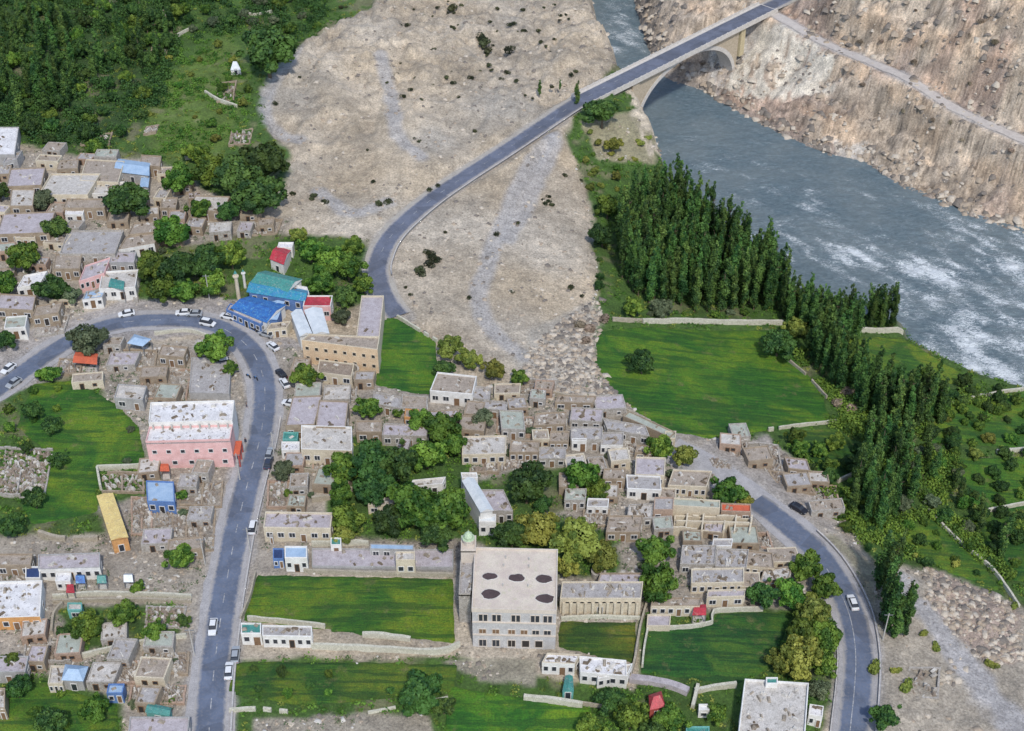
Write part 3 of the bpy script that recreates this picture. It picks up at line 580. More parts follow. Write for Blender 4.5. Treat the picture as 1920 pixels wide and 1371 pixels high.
# ---------------------------------------------------------------- walls round the fields
WST = M('pale_field_wall', (.58,.56,.46), (.46,.44,.35), 1.3, fine=.4, bump=.4); WMUD = M('dull_field_wall', (.42,.37,.29), (.33,.29,.22), 1.3, fine=.45, bump=.4)
def wall(px, lab, h=1.3, w=.5, mat=None, broken=0.0, name='stone_wall'):
    L = np.array(smooth_line([tuple(g3(a, b))+(0.,) for a, b in px], 1.5)); L[:, 2] = hgt(L[:, 0], L[:, 1]); mb = MB(); nrm = offs(L)
    hs = h*(0.85+.3*fbm(L[:, 0]/2, L[:, 1]/2, 2, 33))
    for i in range(len(L)-1):
        if broken and rng.random() < broken: continue
        p, q, a, b_ = L[i], L[i+1], nrm[i]*w/2, nrm[i+1]*w/2
        mb.hexa([(*(p[:2]+a), p[2]-.6), (*(q[:2]+b_), q[2]-.6), (*(q[:2]-b_), q[2]-.6), (*(p[:2]-a), p[2]-.6)], [(*(p[:2]+a*.8), p[2]+hs[i]), (*(q[:2]+b_*.8), q[2]+hs[i+1]), (*(q[:2]-b_*.8), q[2]+hs[i+1]), (*(p[:2]-a*.8), p[2]+hs[i])])
    c = L[len(L)//2]; tag(mb.build(name, mat or WST, origin=(c[0], c[1], c[2])), lab, 'wall')
for px, lab, h, w, mt, br in [
 ([(1205,607),(1300,606),(1468,609)], 'long straight white wall between the poplar grove and the big green field', 1.5, .9, None, 0),
 ([(1148,602),(1205,605)], 'short dull wall stub at the moraine end of the grove', 1.2, .7, WMUD, .1),
 ([(1558,620),(1620,622),(1692,627)], 'straight white wall ending at the river bank behind poplars', 1.5, .9, None, 0),
 ([(1440,808),(1500,800),(1570,792)], 'pale wall at the lower right edge of the big green field', 1.0, .5, None, .08),
 ([(1470,672),(1510,705),(1550,748)], 'thin grey wall slanting down the right edge of the big field', 1.0, .5, WMUD, .05),
 ([(1745,770),(1800,755),(1860,742),(1918,733)], 'pale wall slanting up to the river at the right edge', 1.1, .6, None, .05),
 ([(1868,850),(1925,845)], 'short broken white wall at the far right edge above the ribbed crop', 1.1, .8, None, .15),
 ([(1840,962),(1880,955),(1930,945)], 'pale wall below the ribbed crop at the right edge', 1.1, .6, None, .1),
 ([(1740,960),(1800,1020),(1860,1070),(1910,1140)], 'long thin wall slanting down right through the orchards to the quarry', 1.0, .55, None, .05),
 ([(1570,905),(1600,892),(1632,885)], 'pale wall piece left of the tall dark poplar row', 1.1, .6, None, .05),
 ([(1612,858),(1632,885)], 'short thick wall piece standing upright beside the poplar row', 1.3, 1.0, None, 0),
 ([(745,596),(780,618),(820,642)], 'crumbling pale wall between the gravel fan and the small square field', 1.1, .6, None, .12),
 ([(452,1165),(470,1120),(480,1078)], 'dark thin wall between the main road and the walled lawn', 1.3, .4, WMUD, 0),
 ([(465,1163),(560,1172),(610,1178)], 'pale back wall along the foot of the walled lawn behind the shops', 1.3, .5, None, 0),
 ([(585,1216),(700,1220),(820,1226),(862,1212)], 'long pale wall running right from the small shops to the big beige building', 1.5, .7, None, 0),
 ([(680,1193),(720,1195),(770,1202)], 'broken white wall bits at the lower edge of the walled lawn', 1.2, .8, None, .3),
 ([(585,1024),(680,1022),(690,1024)], 'white compound wall behind the long grey yard', 1.5, .5, None, 0),
 ([(570,1074),(700,1078),(850,1082)], 'pale low wall along the top edge of the walled lawn', 1.1, .6, WMUD, 0),
 ([(982,1311),(1040,1318),(1092,1326)], 'white thick wall below the white courtyard house with the teal door', 1.4, .9, None, 0),
 ([(1092,1322),(1130,1328)], 'thin grey wall continuing right from the thick white wall', 1.0, .4, WMUD, .1),
 ([(1212,1135),(1200,1180),(1190,1240),(1180,1275)], 'grey wall on the left of the narrow lane down between two fields', 1.2, .5, WMUD, 0),
 ([(1218,1165),(1208,1215),(1203,1265)], 'pale wall on the right of the narrow lane beside the dark green field', 1.2, .45, None, .05),
 ([(1180,1275),(1250,1285),(1290,1300)], 'wide grey wall below the dark green field', 1.2, 1.8, M('lilac_top_wall', (.44,.40,.41)), 0),
 ([(1302,1300),(1340,1292),(1380,1288)], 'pale wall between the dark field and the big square white house', 1.3, .8, None, .05),
 ([(1308,1290),(1298,1330)], 'short white upright wall left of the square white house', 1.3, .8, None, 0),
 ([(1215,1180),(1280,1180),(1335,1170),(1338,1150),(1430,1145)], 'pale wall along the top edge of the dark green field', 1.2, .5, None, .05),
 ([(1052,1163),(1120,1160),(1200,1162)], 'pale low wall at the foot of the long cream building', 1.0, .6, None, 0),
 ([(100,1122),(200,1116),(360,1122)], 'white garden wall along the lane below the tarpaulins', 1.2, .6, None, .06),
 ([(100,1130),(220,1128),(360,1130)], 'second lower garden wall below the lane in the lower left', 1.0, .5, WMUD, .05),
 ([(135,1238),(200,1222),(280,1205),(350,1195)], 'pale stone wall between the lower left garden and the rubble yard', 1.2, .6, None, .06),
 ([(98,1190),(102,1155),(118,1135)], 'curved mud wall left of the lower left garden', 1.2, .6, WMUD, 0),
 ([(183,882),(230,880),(276,878)], 'pale wall closing the top of the yellow building yard', 1.5, .6, None, 0),
 ([(184,885),(190,920)], 'tall pale wall between the green field and the yellow building', 1.8, .6, None, 0),
 ([(40,990),(110,1012),(200,1012)], 'dull wall at the foot of the left green field', 1.2, .9, WMUD, .05),
 ([(505,895),(560,885),(640,892),(700,880)], 'dull wall below the two tone house with an orange front', 1.2, .5, WMUD, .1),
 ([(585,940),(640,932),(660,920)], 'curving mud wall right of the main road near the tree clump', 1.3, .8, WMUD, .05),
 ([(1010,735),(1080,750),(1150,765),(1190,780)], 'curved retaining wall along the village edge below the big field', 1.2, .6, WMUD, .15),
 ([(690,1338),(760,1325),(840,1310)], 'thin pale path wall in the lower central field', .6, .5, None, .1),
 ([(430,1335),(480,1332),(540,1338)], 'broken pale wall near the bottom of the main road', 1.0, .6, None, .2),
 ([(385,175),(410,190),(445,202)], 'small pale wall below the upper left rock knoll', 1.1, .7, None, .1),
 ([(335,300),(370,297)], 'bright wall stub at the meadow edge in the upper left', 1.1, .8, None, .1),
 ([(320,75),(345,62),(360,55)], 'short pale wall near the upper left ruin', 1.0, .7, None, .1),
 ([(455,22),(475,30),(510,24)], 'pale curved wall near the top edge in the forest', 1.0, .7, None, .05),
 ([(290,628),(350,622),(390,632)], 'pale roadside wall on the inside of the upper bend', 1.0, .6, None, .08),
]: wall(px, lab, h, w, mt, br)
# ---------------------------------------------------------------- houses
def corners(px4, h, zadd=0.0):
    """world corners of a roof seen at four pixels, lying h above the land beneath it"""
    z = 0.0; c = np.mean(np.array(px4), 0)
    for _ in range(12):
        q = onz(c[0], c[1], z); zn = float(hgt(q[0], q[1]))+h+zadd; z = z*.3+zn*.7
    return [Vector((*onz(a, b, z), z)) for a, b in px4], z
def lerp(a, b, t): return a+(b-a)*t
def slab_ring(mb, C, zb, zt, w, m=0):
    """hollow wall round a footprint C (BL, BR, TR, TL counter-clockwise)"""
    c = sum(C, Vector())/4; I = []
    for i in range(4):
        a, b, d = C[i-1], C[i], C[(i+1) % 4]; u = (a-b).normalized(); v = (d-b).normalized(); I.append(b+(u+v)*w)
    for i in range(4):
        a, b, ai, bi = C[i], C[(i+1) % 4], I[i], I[(i+1) % 4]
        mb.hexa([(a.x, a.y, zb), (b.x, b.y, zb), (bi.x, bi.y, zb), (ai.x, ai.y, zb)], [(a.x, a.y, zt), (b.x, b.y, zt), (bi.x, bi.y, zt), (ai.x, ai.y, zt)], m)
    return I
def local(o_mb, org): o_mb.v = [(x-org[0], y-org[1], z-org[2]) for x, y, z in o_mb.v]; return o_mb
def opening(root, org, a, b, t, zc, w, h, nm, frame, pane, out):
    """window or door on the wall a-b at fraction t: a frame standing proud with a recessed pane"""
    d = (b-a); d.z = 0; L = d.length; d.normalize(); n = Vector((d.y, -d.x, 0)); p = lerp(a, b, t)
    def at(x, y, z): q = p+d*x+n*y; return (q.x, q.y, zc+z)
    mb = MB(); f = .13
    for x0, x1, z0, z1 in ((-w/2-f, -w/2, -f, h+f), (w/2, w/2+f, -f, h+f), (-w/2, w/2, h, h+f), (-w/2, w/2, -f, 0)):
        mb.hexa([at(x0, .09, z0), at(x1, .09, z0), at(x1, -.05, z0), at(x0, -.05, z0)], [at(x0, .09, z1), at(x1, .09, z1), at(x1, -.05, z1), at(x0, -.05, z1)], 0)
    mb.hexa([at(-w/2, .025, 0), at(w/2, .025, 0), at(w/2, -.05, 0), at(-w/2, -.05, 0)], [at(-w/2, .025, h), at(w/2, .025, h), at(w/2, -.05, h), at(-w/2, -.05, h)], 1)
    if nm == 'window' and w > 1.1:
        mb.hexa([at(-.04, .06, 0), at(.04, .06, 0), at(.04, 0, 0), at(-.04, 0, 0)], [at(-.04, .06, h), at(.04, .06, h), at(.04, 0, h), at(-.04, 0, h)], 0)
    return local(mb, org).build(nm, [frame, pane], root)
def clutter(C, z, n, seed, s=1.0):
    """things lying loose on a flat roof, kept in the roof's own mesh: brush heaps, planks, low parapets"""
    r = random.Random(seed); mb = MB()
    for _ in range(n):
        u, v = r.uniform(.08, .92), r.uniform(.08, .92); p = lerp(lerp(C[0], C[1], u), lerp(C[3], C[2], u), v)
        mb.box((p.x, p.y, z), r.uniform(.3, 1.7)*s, r.uniform(.25, .8)*s, r.uniform(.1, .55), r.choice((0, 0, 1, 2)), r.uniform(0, 3.1), .6, .6)
    return mb
RUBM = [M('roof_earth_heap', (.33,.28,.22)), M('roof_brush_heap', (.17,.13,.09)), M('roof_pale_block', (.60,.57,.52))]
def house(x0, y0, x1, y1, lab, s=0, t=0, h=3.1, w='mud', r='mud', f=None, nw=2, door=True, par=.35, cl=6, name='house', cat='house', grp=None, side=None, zadd=0, q=None, floors=1, step=None):
    q = q or [(x0, y1), (x1, y1+t), (x1+s, y0+t), (x0+s, y0)]       # near left, near right, far right, far left
    C, z = corners(q, h, zadd); zg = z-h; _c = sum(C, Vector())/4; HC.append((_c.x, _c.y, max((_p-_c).length for _p in C)*.72)); org = ((C[0].x+C[1].x)/2, (C[0].y+C[1].y)/2, zg)
    root = empty(name, org, 0, lab, cat, grp); zb = zg-2.0
    mb = MB(); ring = slab_ring(mb, C, zb, z+par, .22); local(mb, org).build('wall', W[w], root)
    mb = clutter(ring, z, cl, int(x0*7+y0)); I = [lerp(c, sum(ring, Vector())/4, -.0) for c in ring]
    k = MB(); k.hexa([(p.x, p.y, z-.25) for p in I], [(p.x, p.y, z+.01) for p in I], 0)
    for v_, f_, m_ in ((mb.v, mb.f, mb.m),):
        n = len(k.v); k.v += v_; k.f += [tuple(i+n for i in ff) for ff in f_]; k.m += [mm+1 for mm in m_]
    local(k, org).build('roof', [RF[r]]+RUBM, root)
    a, b = C[0], C[1]; L = (b-a).length; d = (b-a).normalized(); n = Vector((d.y, -d.x, 0))
    if f:
        mb = MB(); A = a+n*.03+d*.05; B_ = b+n*.03-d*.05
        mb.hexa([(A.x, A.y, zb), (B_.x, B_.y, zb), (B_.x-n.x*.05, B_.y-n.y*.05, zb), (A.x-n.x*.05, A.y-n.y*.05, zb)], [(A.x, A.y, z+par-.06), (B_.x, B_.y, z+par-.06), (B_.x-n.x*.05, B_.y-n.y*.05, z+par-.06), (A.x-n.x*.05, A.y-n.y*.05, z+par-.06)])
        local(mb, org).build('facade', W[f], root)
    fh = h/floors; P = n*.02
    for fl in range(floors):
        k = nw+(1 if door and fl == 0 else 0)
        for i in range(k):
            tt = (i+.5)/k
            if door and fl == 0 and i == k//2: opening(root, org, a+P, b+P, tt, zg+.05, min(1.0, L/k*.5), 2.05*min(1, fh/2.6), 'door', WFR if f != 'white' else WOOD, WOOD if int(x0) % 3 else DARK, 1)
            else: opening(root, org, a+P, b+P, tt, zg+fl*fh+fh*.36, min(1.5, L/k*.5), min(1.25, fh*.42), 'window', WFR, GLASS, 1)
    if L > 6 and nw:   # side windows, for the walls one step to the side would show
        for a2, b2 in ((C[1], C[2]), (C[3], C[0])):
            opening(root, org, a2, b2, .5, zg+fh*.36, 1.1, min(1.1, fh*.4), 'window', WFR, GLASS, 1)
    return root, C, z, org
def ruin(x0, y0, x1, y1, lab, s=0, t=0, h=1.6, w='mud', nx=2, ny=2, name='roofless_compound', rub=14, cat='compound', seed=None):
    if h < 2.5: rub = int(rub*2.6)+14; h = h*.6; nx = min(nx, 2); ny = 1
    """roofless walled cells of earth and stone with heaps inside"""
    q = [(x0, y1), (x1, y1+t), (x1+s, y0+t), (x0+s, y0)]; C, z = corners(q, h); zg = z-h; org = ((C[0].x+C[1].x)/2, (C[0].y+C[1].y)/2, zg)
    rd_ = random.Random(seed or int(x0*3+y0)); root = empty(name, org, 0, lab, cat)
    mb = MB()
    for i in range(4):
        a, b = C[i], C[(i+1) % 4]; d = b-a; k = max(2, int(d.length/1.3)); u = d.normalized(); n = Vector((-u.y, u.x, 0))*.4; hh = z-rd_.uniform(0, .5)*h; dn = Vector((0,0,0))
        for j in range(k):
            hh = min(z+.25, max(zg-.1, hh+rd_.uniform(-.42, .42)*h*.5)) if rd_.random() > .06 else zg+.1
            p0 = a+d*(j/k)+u*.001; p1 = a+d*((j+1)/k)-u*.001; o_ = n*rd_.uniform(-.25, .15)
            mb.hexa([(*(p0+o_).xy, zg-1.5), (*(p1+o_).xy, zg-1.5), (*(p1+n+o_).xy, zg-1.5), (*(p0+n+o_).xy, zg-1.5)], [(*(p0+o_).xy, hh), (*(p1+o_).xy, hh+rd_.uniform(-.1, .1)), (*(p1+n+o_).xy, hh), (*(p0+n+o_).xy, hh)])
    local(mb, org).build('outer_wall', W[w], root); mb = MB()
    def P(u, v): return lerp(lerp(C[0], C[1], u), lerp(C[3], C[2], u), v)
    def bar(a, b, hh):
        d = (b-a).normalized(); n = Vector((d.y, -d.x, 0))*.18
        mb.hexa([((a+n).x, (a+n).y, zg-1.5), ((b+n).x, (b+n).y, zg-1.5), ((b-n).x, (b-n).y, zg-1.5), ((a-n).x, (a-n).y, zg-1.5)][::-1], [((a+n).x, (a+n).y, hh), ((b+n).x, (b+n).y, hh), ((b-n).x, (b-n).y, hh), ((a-n).x, (a-n).y, hh)][::-1])
    for i in range(1, nx):
        u = i/nx+rd_.uniform(-.06, .06); v1 = rd_.choice((1, .6, .99)); bar(P(u, .03), P(u, v1*.97), z-rd_.uniform(.05, .7))
    for j in range(1, ny):
        v = j/ny+rd_.uniform(-.06, .06); u1 = rd_.choice((.5, 1, .99)); bar(P(.03, v), P(u1*.97, v), z-rd_.uniform(.05, .7))
    if mb.v: local(mb, org).build('inner_wall', W[w], root)
    mb = MB()
    fl = [P(.02, .02), P(.98, .02), P(.98, .98), P(.02, .98)]; mb.hexa([(p.x, p.y, zg-1) for p in fl], [(p.x, p.y, zg+(.15 if h > 2 else -.9)) for p in fl], 0)
    for _ in range(rub):
        p = P(rd_.uniform(.06, .94), rd_.uniform(.06, .94)); mb.box((p.x, p.y, zg), rd_.uniform(.25, 1.7), rd_.uniform(.25, 1.0), rd_.uniform(.2, .9), rd_.choice((0, 1, 2, 0)), rd_.uniform(0, 3), .5, .5)
    local(mb, org).build('floor', [RF['earth'], W['stone'], RUBM[2]], root); return root
def gable(q, h, lab, roof, wallm, rise=1.2, name='shed', cat='shed', axis=0, ov=.35, open_=False, hip=False, grp=None):
    """pitched sheet roof over low walls; q are the eave corners near-left, near-right, far-right, far-left"""
    C, z = corners(q, h); zg = z-h; org = ((C[0].x+C[1].x)/2, (C[0].y+C[1].y)/2, zg); root = empty(name, org, 0, lab, cat, grp); c = sum(C, Vector())/4; HC.append((c.x, c.y, (C[0]-c).length*.8))
    I = [lerp(p, c, .08) for p in C]
    if open_:
        for p in I:
            mb = MB(); mb.tube((p.x, p.y, zg-.5), (p.x, p.y, z-.02), .12, .12, 6); local(mb, org).build('post', STEEL, root)
        mb = MB(); mb.hexa([(p.x, p.y, zg-.6) for p in I], [(p.x, p.y, zg+.12) for p in I]); local(mb, org).build('floor', CONC, root)
    else:
        mb = MB(); slab_ring(mb, I, zg-1.5, z-.02, .2); local(mb, org).build('wall', W[wallm], root)
        k = max(1, int((I[1]-I[0]).length/3)); d = (I[1]-I[0]).normalized(); n = Vector((d.y, -d.x, 0))*.02
        for i in range(k): opening(root, org, I[0]+n, I[1]+n, (i+.5)/k, zg+(.05 if i == k//2 else h*.4), 1.0, (1.9 if i == k//2 else h*.35), 'door' if i == k//2 else 'window', WFR, GLASS, 1)
    a = axis; p0, p1, p2, p3 = C[a], C[(a+1) % 4], C[(a+2) % 4], C[(a+3) % 4]
    r0 = lerp(p3, p0, .5); r1 = lerp(p1, p2, .5)
    if hip: r0, r1 = lerp(r0, r1, .28), lerp(r0, r1, .72)
    r0 = r0+Vector((0, 0, rise)); r1 = r1+Vector((0, 0, rise)); T = .08; up = Vector((0, 0, T))
    mb = MB()
    for A in ((p0, p1, r1, r0), (p2, p3, r0, r1)):
        mb.poly([x+up for x in A]); mb.poly([x for x in A][::-1]); 
        for i in range(4): mb.quad(A[i], A[(i+1) % 4], A[(i+1) % 4]+up, A[i]+up)
    for A in ((p1, p2, r1), (p3, p0, r0)):
        mb.poly([x+up*.5 for x in A], 0 if hip else 1)
    local(mb, org).build('roof', [RF[roof], W[wallm]], root); return root
def H(*a, **k): return house(*a, **k)
# ---- north-west cluster
H(-25,240,28,292,'bluish white flat house cut by the left edge below the dark forest', s=8, w='grey', r='white', nw=1)
H(5,292,32,308,'narrow grey shed with a slanting roof just below the bluish white edge house', s=10, t=-8, w='grey', r='grey', nw=1, door=False, cl=3)
H(12,318,78,352,'pinkish grey flat house left of the big cream veranda house', s=8, t=-3, w='mud', r='lilac')
H(18,356,62,388,'small pale house below the pinkish grey one near the left edge', s=4, w='mud', r='pale', nw=1)
H(72,328,165,368,'big pale roofed house with the cream front in the upper left village', s=24, w='cream', r='pale', f='cream', nw=4, par=.5)
H(150,300,222,340,'mud roofed rear house with yellowish openings behind the big pale roof', s=12, t=4, w='cream', r='mud', f='cream', nw=4)
H(160,346,232,366,'low white fronted wing right of the big pale roof', s=6, t=-4, w='white', r='pale', f='white', nw=3, h=2.6)
gable([(213,322),(280,330),(282,306),(222,298)], 3.2, 'light blue tin roof house under the forest edge', 'blue', 'grey', .8, 'tin_roof_house', 'house')
gable([(262,352),(278,352),(282,322),(266,322)], 2.6, 'thin light blue lean to hanging down from the blue tin roof', 'blue', 'grey', .3, 'lean_to', 'shed', axis=1)
H(262,292,300,312,'small tan house right of the light blue tin roof', s=3, t=2, w='mud', r='mud', nw=1)
H(118,374,196,392,'ruined brown house with white door posts below the big pale roof', s=8, w='mud', r='mud', f='mud', nw=3)
H(122,395,156,404,'small bright cream hut in front of the ruined brown house', s=2, w='white', r='white', f='white', nw=1, h=2.4, cl=0)
H(-6,402,92,442,'wide brownish flat roof at the left edge between two dark trees', s=12, t=-4, w='mud', r='lilac', nw=3)
H(28,432,66,448,'small cream house in front of the wide brownish roof', s=3, w='cream', r='pale', f='cream', nw=2, h=2.6)
H(112,434,216,478,'large blue grey flat roof in the middle of the upper left village', s=16, w='stone', r='grey', nw=3, cl=12)
H(100,478,150,506,'mud house below left of the large blue grey roof', s=4, w='mud', r='mud')
H(222,446,290,470,'tan house with white pieces on its right wall left of the tree park', s=14, t=-12, w='mud', r='mud', f='white', nw=3)
H(205,474,252,494,'grey narrow house between the tan house and the green patch house', s=4, w='grey', r='lilac', nw=2)
H(148,500,196,530,'salmon pink brick shop set askew above the road bend', s=12, t=-16, w='pink', r='lilac', f='pink', nw=4)
H(186,512,254,545,'white fronted house with a sea green roof patch above the road bend', s=6, t=-4, w='white', r='pale', f='white', nw=3, par=.5)
gable([(203,538),(232,544),(234,528),(208,522)], 4.0, 'sea green tin patch lying over the white fronted house', 'teal', 'white', .3, 'canopy', 'canopy', open_=True)
H(154,548,192,564,'low grey shop with a dark open front beside the upper road bend', s=8, t=-5, w='grey', r='blue', f='white', nw=2, h=2.6)
H(32,518,75,542,'small bright white house left of the dark round tree', s=14, t=-8, w='white', r='white', f='white', nw=2)
H(-10,552,62,580,'dull lilac grey roof at the left edge above the road', s=6, t=4, w='mud', r='lilac', nw=2)
H(8,596,48,618,'white and pale green house at the left edge above the road', s=4, t=-3, w='white', r='green', f='white', nw=2)
H(60,575,110,596,'tan hut between the dark round tree and the road', s=8, t=-8, w='mud', r='mud', nw=2)
H(300,372,330,392,'small tan hut between the two round trees in the upper village', s=4, w='mud', r='mud', nw=1)
H(352,368,418,396,'pale brown flat roof above the gravel fan edge', s=14, t=2, w='mud', r='pale', nw=2)
H(240,420,300,442,'low mud house left of the upper round tree pair', s=10, t=-6, w='mud', r='mud', nw=2)
ruin(446,415,520,440,'tan broken yard at the edge of the gravel fan above the park', s=10, t=-6, h=1.4)
ruin(20,486,92,520,'grey rubble yard left of the large blue grey roof', s=6, h=1.4, w='stone', nx=3)
ruin(250,500,258,560,'narrow rubble strip left of the tree park', h=1.0, w='stone', nx=1, ny=3, rub=5)
ruin(62,598,120,628,'small rubble yard beside the road at the upper left', s=10, t=-8, h=1.2, w='stone')
# ---- ruins and knolls in the upper left forest
for x0, y0, x1, y1, l in [(280,80,312,104,'pinkish ruin in the meadow at the top left'),(150,250,205,272,'small broken ruin in the forest above the village'),(268,236,292,250,'tiny tan ruin right of the forest ruin'),(405,155,438,188,'tan knoll shaped ruin in the upper meadow'),(428,242,468,270,'cream ruin at the meadow edge above the round forest lobe'),(285,18,315,45,'pinkish ruin at the top of the forest')]:
    ruin(x0, y0, x1, y1, l, s=6, t=-4, h=1.3, nx=2, ny=2, rub=8)
gable([(432,132),(452,132),(446,118),(436,118)], 1.6, 'small white pointed tent beside the big dark forest tree', 'tinwhite', 'white', 1.8, 'tent', 'tent', hip=True)
# ---- inside the upper bend
gable([(238,644),(268,650),(284,636),(252,627)], 3.2, 'pale blue hipped pavilion roof standing inside the upper road bend', 'blue', 'grey', .8, 'pavilion', 'pavilion', open_=True, hip=True)
gable([(136,680),(182,684),(184,664),(142,660)], 2.6, 'orange red sheet roof under the round roadside tree', 'orange', 'brick', .4, 'canopy', 'canopy', open_=True)
H(296,648,345,668,'low tan house inside the upper road bend', s=8, t=4, w='mud', r='mud', nw=2)
H(355,672,430,738,'grey flat concrete lot with a low parapet above the pink building', s=4, t=2, w='grey', r='grey', h=1.6, nw=0, door=False, cl=18)
H(214,722,268,748,'grey shelter on the left of the pink and white building', s=8, t=4, w='grey', r='pale', nw=1)
ruin(215,655,290,690,'tan broken wall yard below the pale blue pavilion', s=6, h=1.2, nx=3)
ruin(262,690,350,745,'reddish rubble yard above the white roof', s=8, h=1.2, w='brick', nx=3, ny=3, rub=26)
ruin(105,672,150,700,'brown rubble yard left under the orange red roof', s=6, h=1.0)
ruin(380,640,430,662,'small roadside rubble yard below the cluster of trees', h=.9, w='stone')
# ---- pink and white building: two terraces and a pink front
def pinkblock():
    h1 = 5.2
    HC.append((*g3(355, 830), 9.0)); root, C, z, org = H(279,758,436,796,'large pink fronted building with a white cluttered roof beside the main road', s=4, t=-4, h=8.8, w='white', r='white', nw=0, door=False, cl=26, par=.6, name='market_building', cat='building')
    C2, z2 = corners([(286,848),(436,842),(434,822),(279,828)], 6.4); zg = z2-6.4
    a, b = C[0], C[1]; d = (b-a).normalized(); n = Vector((d.y, -d.x, 0)); c2 = [a+n*5.2, b+n*5.2, b+n*.05, a+n*.05]; zt = z-1.1
    mb = MB(); slab_ring(mb, c2, zg-2, zt+.5, .2); local(mb, org).build('terrace_wall', W['pink'], root)
    mb = clutter(c2, zt, 14, 5, .7); k = MB(); k.hexa([(p.x, p.y, zt-.4) for p in c2], [(p.x, p.y, zt) for p in c2]); n0 = len(k.v); k.v += mb.v; k.f += [tuple(i+n0 for i in f) for f in mb.f]; k.m += [m_+1 for m_ in mb.m]
    local(k, org).build('terrace_floor', [RF['white']]+RUBM, root)
    for i in range(6): opening(root, org, c2[0]+n*.02, c2[1]+n*.02, (i+.5)/6, zg+4.6, .9, .9, 'window', WFR, GLASS, 1)
    for i in range(5): opening(root, org, c2[0]+n*.02, c2[1]+n*.02, (i+.5)/5, zg+1.2, 1.0, 1.0, 'window', WFR, GLASS, 1)
    q = c2[1]; mb = MB(); c3 = [q+d*.1, q+d*1.5, q+d*1.5-n*5, q+d*.1-n*5]
    mb.hexa([(p.x, p.y, zg+3.2) for p in c3], [(p.x, p.y, zg+3.45) for p in c3]); local(mb, org).build('portico_roof', RF['orange'], root)
    for p in (c3[1], c3[2], lerp(c3[1], c3[2], .5)):
        mb = MB(); mb.box((p.x-.2*d.x, p.y-.2*d.y, zg-1.5), .35, .35, 4.68); local(mb, org).build('portico_column', W['red'], root)
    for i in range(9):   # the row of stubs along the back of the terrace
        p = lerp(a, b, (i+.5)/9)+n*.7; mb = MB(); mb.box((p.x, p.y, zt+.012), .35, .35, 1.4); local(mb, org).build('column_stub', CONC, root)
pinkblock()
gable([(300,884),(318,884),(316,870),(302,870)], 2.6, 'small dark red canopy at the foot of the pink front', 'orange', 'red', .3, 'canopy', 'canopy', open_=True)
# ---- yellow building, blue roof and their yards
gable([(208,1014),(241,1008),(212,925),(181,930)], 4.2, 'long yellow roofed building with an orange end wall', 'yellow', 'orange', .35, 'long_building', 'building', axis=1)
H(276,903,328,942,'light blue flat roofed house with a dark roof hatch', s=-2, t=2, w='blue', r='blue', nw=2, h=3.2, cl=2)
ruin(190,884,270,920,'walled yard above the yellow building', h=1.6, nx=3, rub=20)
ruin(245,930,285,1000,'rusty rubble yard right of the yellow building', h=1.3, w='brick', nx=2, ny=3, rub=26)
ruin(290,950,350,1010,'broken plank yard below the light blue roof', s=4, h=1.3, nx=2, ny=3, rub=30)
ruin(335,900,415,945,'brown roadside yard below the pink building', s=4, t=3, h=1.2, w='mud', nx=3, rub=18)
ruin(345,955,400,1030,'tan earth yard left of the straight main road', s=4, h=1.1, nx=2, ny=2, rub=18)
ruin(-30,835,82,925,'big pale lot of broken walls at the left edge', s=16, t=2, h=2.0, w='stone', nx=5, ny=4, rub=130)
H(72,1042,188,1070,'long lilac roofed house with a dotted white front in the lower left', s=0, t=-4, w='grey', r='lilac', f='white', nw=6, cl=10)
H(-8,1040,58,1062,'mud house at the left edge above the white roofed block', s=4, w='mud', r='mud', nw=2)
H(-20,1094,76,1162,'white cluttered roof block with an orange front at the lower left edge', s=4, t=-3, h=3.2, w='white', r='white', f='orange', nw=4, cl=26, par=.5)
H(48,1064,76,1086,'small navy sheeted shelter behind the white cluttered block', s=0, w='white', r='navy', nw=0, door=False, cl=0, h=2.6)
H(104,1076,132,1092,'small white roofed hut on the lane in the lower left', s=2, w='white', r='white', nw=1, h=2.4, cl=0)
for px, c, l in [((142,1094,160,1078),'deepblue','blue tarpaulin shelter, leftmost of the three on the lane'),((182,1094,200,1078),'teal','dark teal tarpaulin shelter, middle of the three on the lane'),((232,1092,250,1076),'tinwhite','white and grey tarpaulin shelter, rightmost of the three on the lane')]:
    x0, y0, x1, y1 = px; gable([(x0, y0), (x1, y0), (x1-1, y1), (x0+2, y1)], 1.9, l, c, 'blue', .9, 'tarpaulin_shelter', 'shelter', open_=True, grp='tarpaulin shelters on the lane')
gable([(124,1112),(140,1112),(138,1096),(126,1096)], 1.8, 'salmon coloured awning between two garden walls in the lower left', 'red', 'pink', .2, 'awning', 'awning', open_=True)
H(127,1132,154,1146,'tiny cream cabin with a teal front in the lower left garden', w='teal', r='pale', f='teal', nw=1, door=False, h=2.4, cl=0)
H(104,1176,120,1188,'tiny greenish white hut at the left of the garden', w='mud', r='pale', nw=1, h=2.2, door=False, cl=0)
gable([(115,1276),(156,1278),(166,1250),(122,1246)], 3.0, 'slate blue hipped roof beside the lower left field', 'blue', 'grey', 1.2, 'hipped_roof_house', 'house', hip=True)
H(200,1284,230,1302,'bright blue little roof in the lower left rubble yard', s=4, w='blue', r='blue', nw=1, h=2.5, cl=1)
gable([(272,1336),(318,1344),(322,1328),(280,1318)], 2.4, 'teal sheet roof with a white ridge near the bottom left', 'teal', 'teal', .5, 'shed', 'shed')
H(240,1346,352,1385,'lilac grey roof at the bottom left of the main road', s=4, w='grey', r='lilac', nw=3)
H(-20,1232,48,1262,'pale grey roof at the left edge below the rubble', s=6, w='grey', r='lilac', nw=2)
H(-20,1292,10,1330,'pale tan roof end at the left edge in the green', s=0, w='mud', r='pale', nw=1)
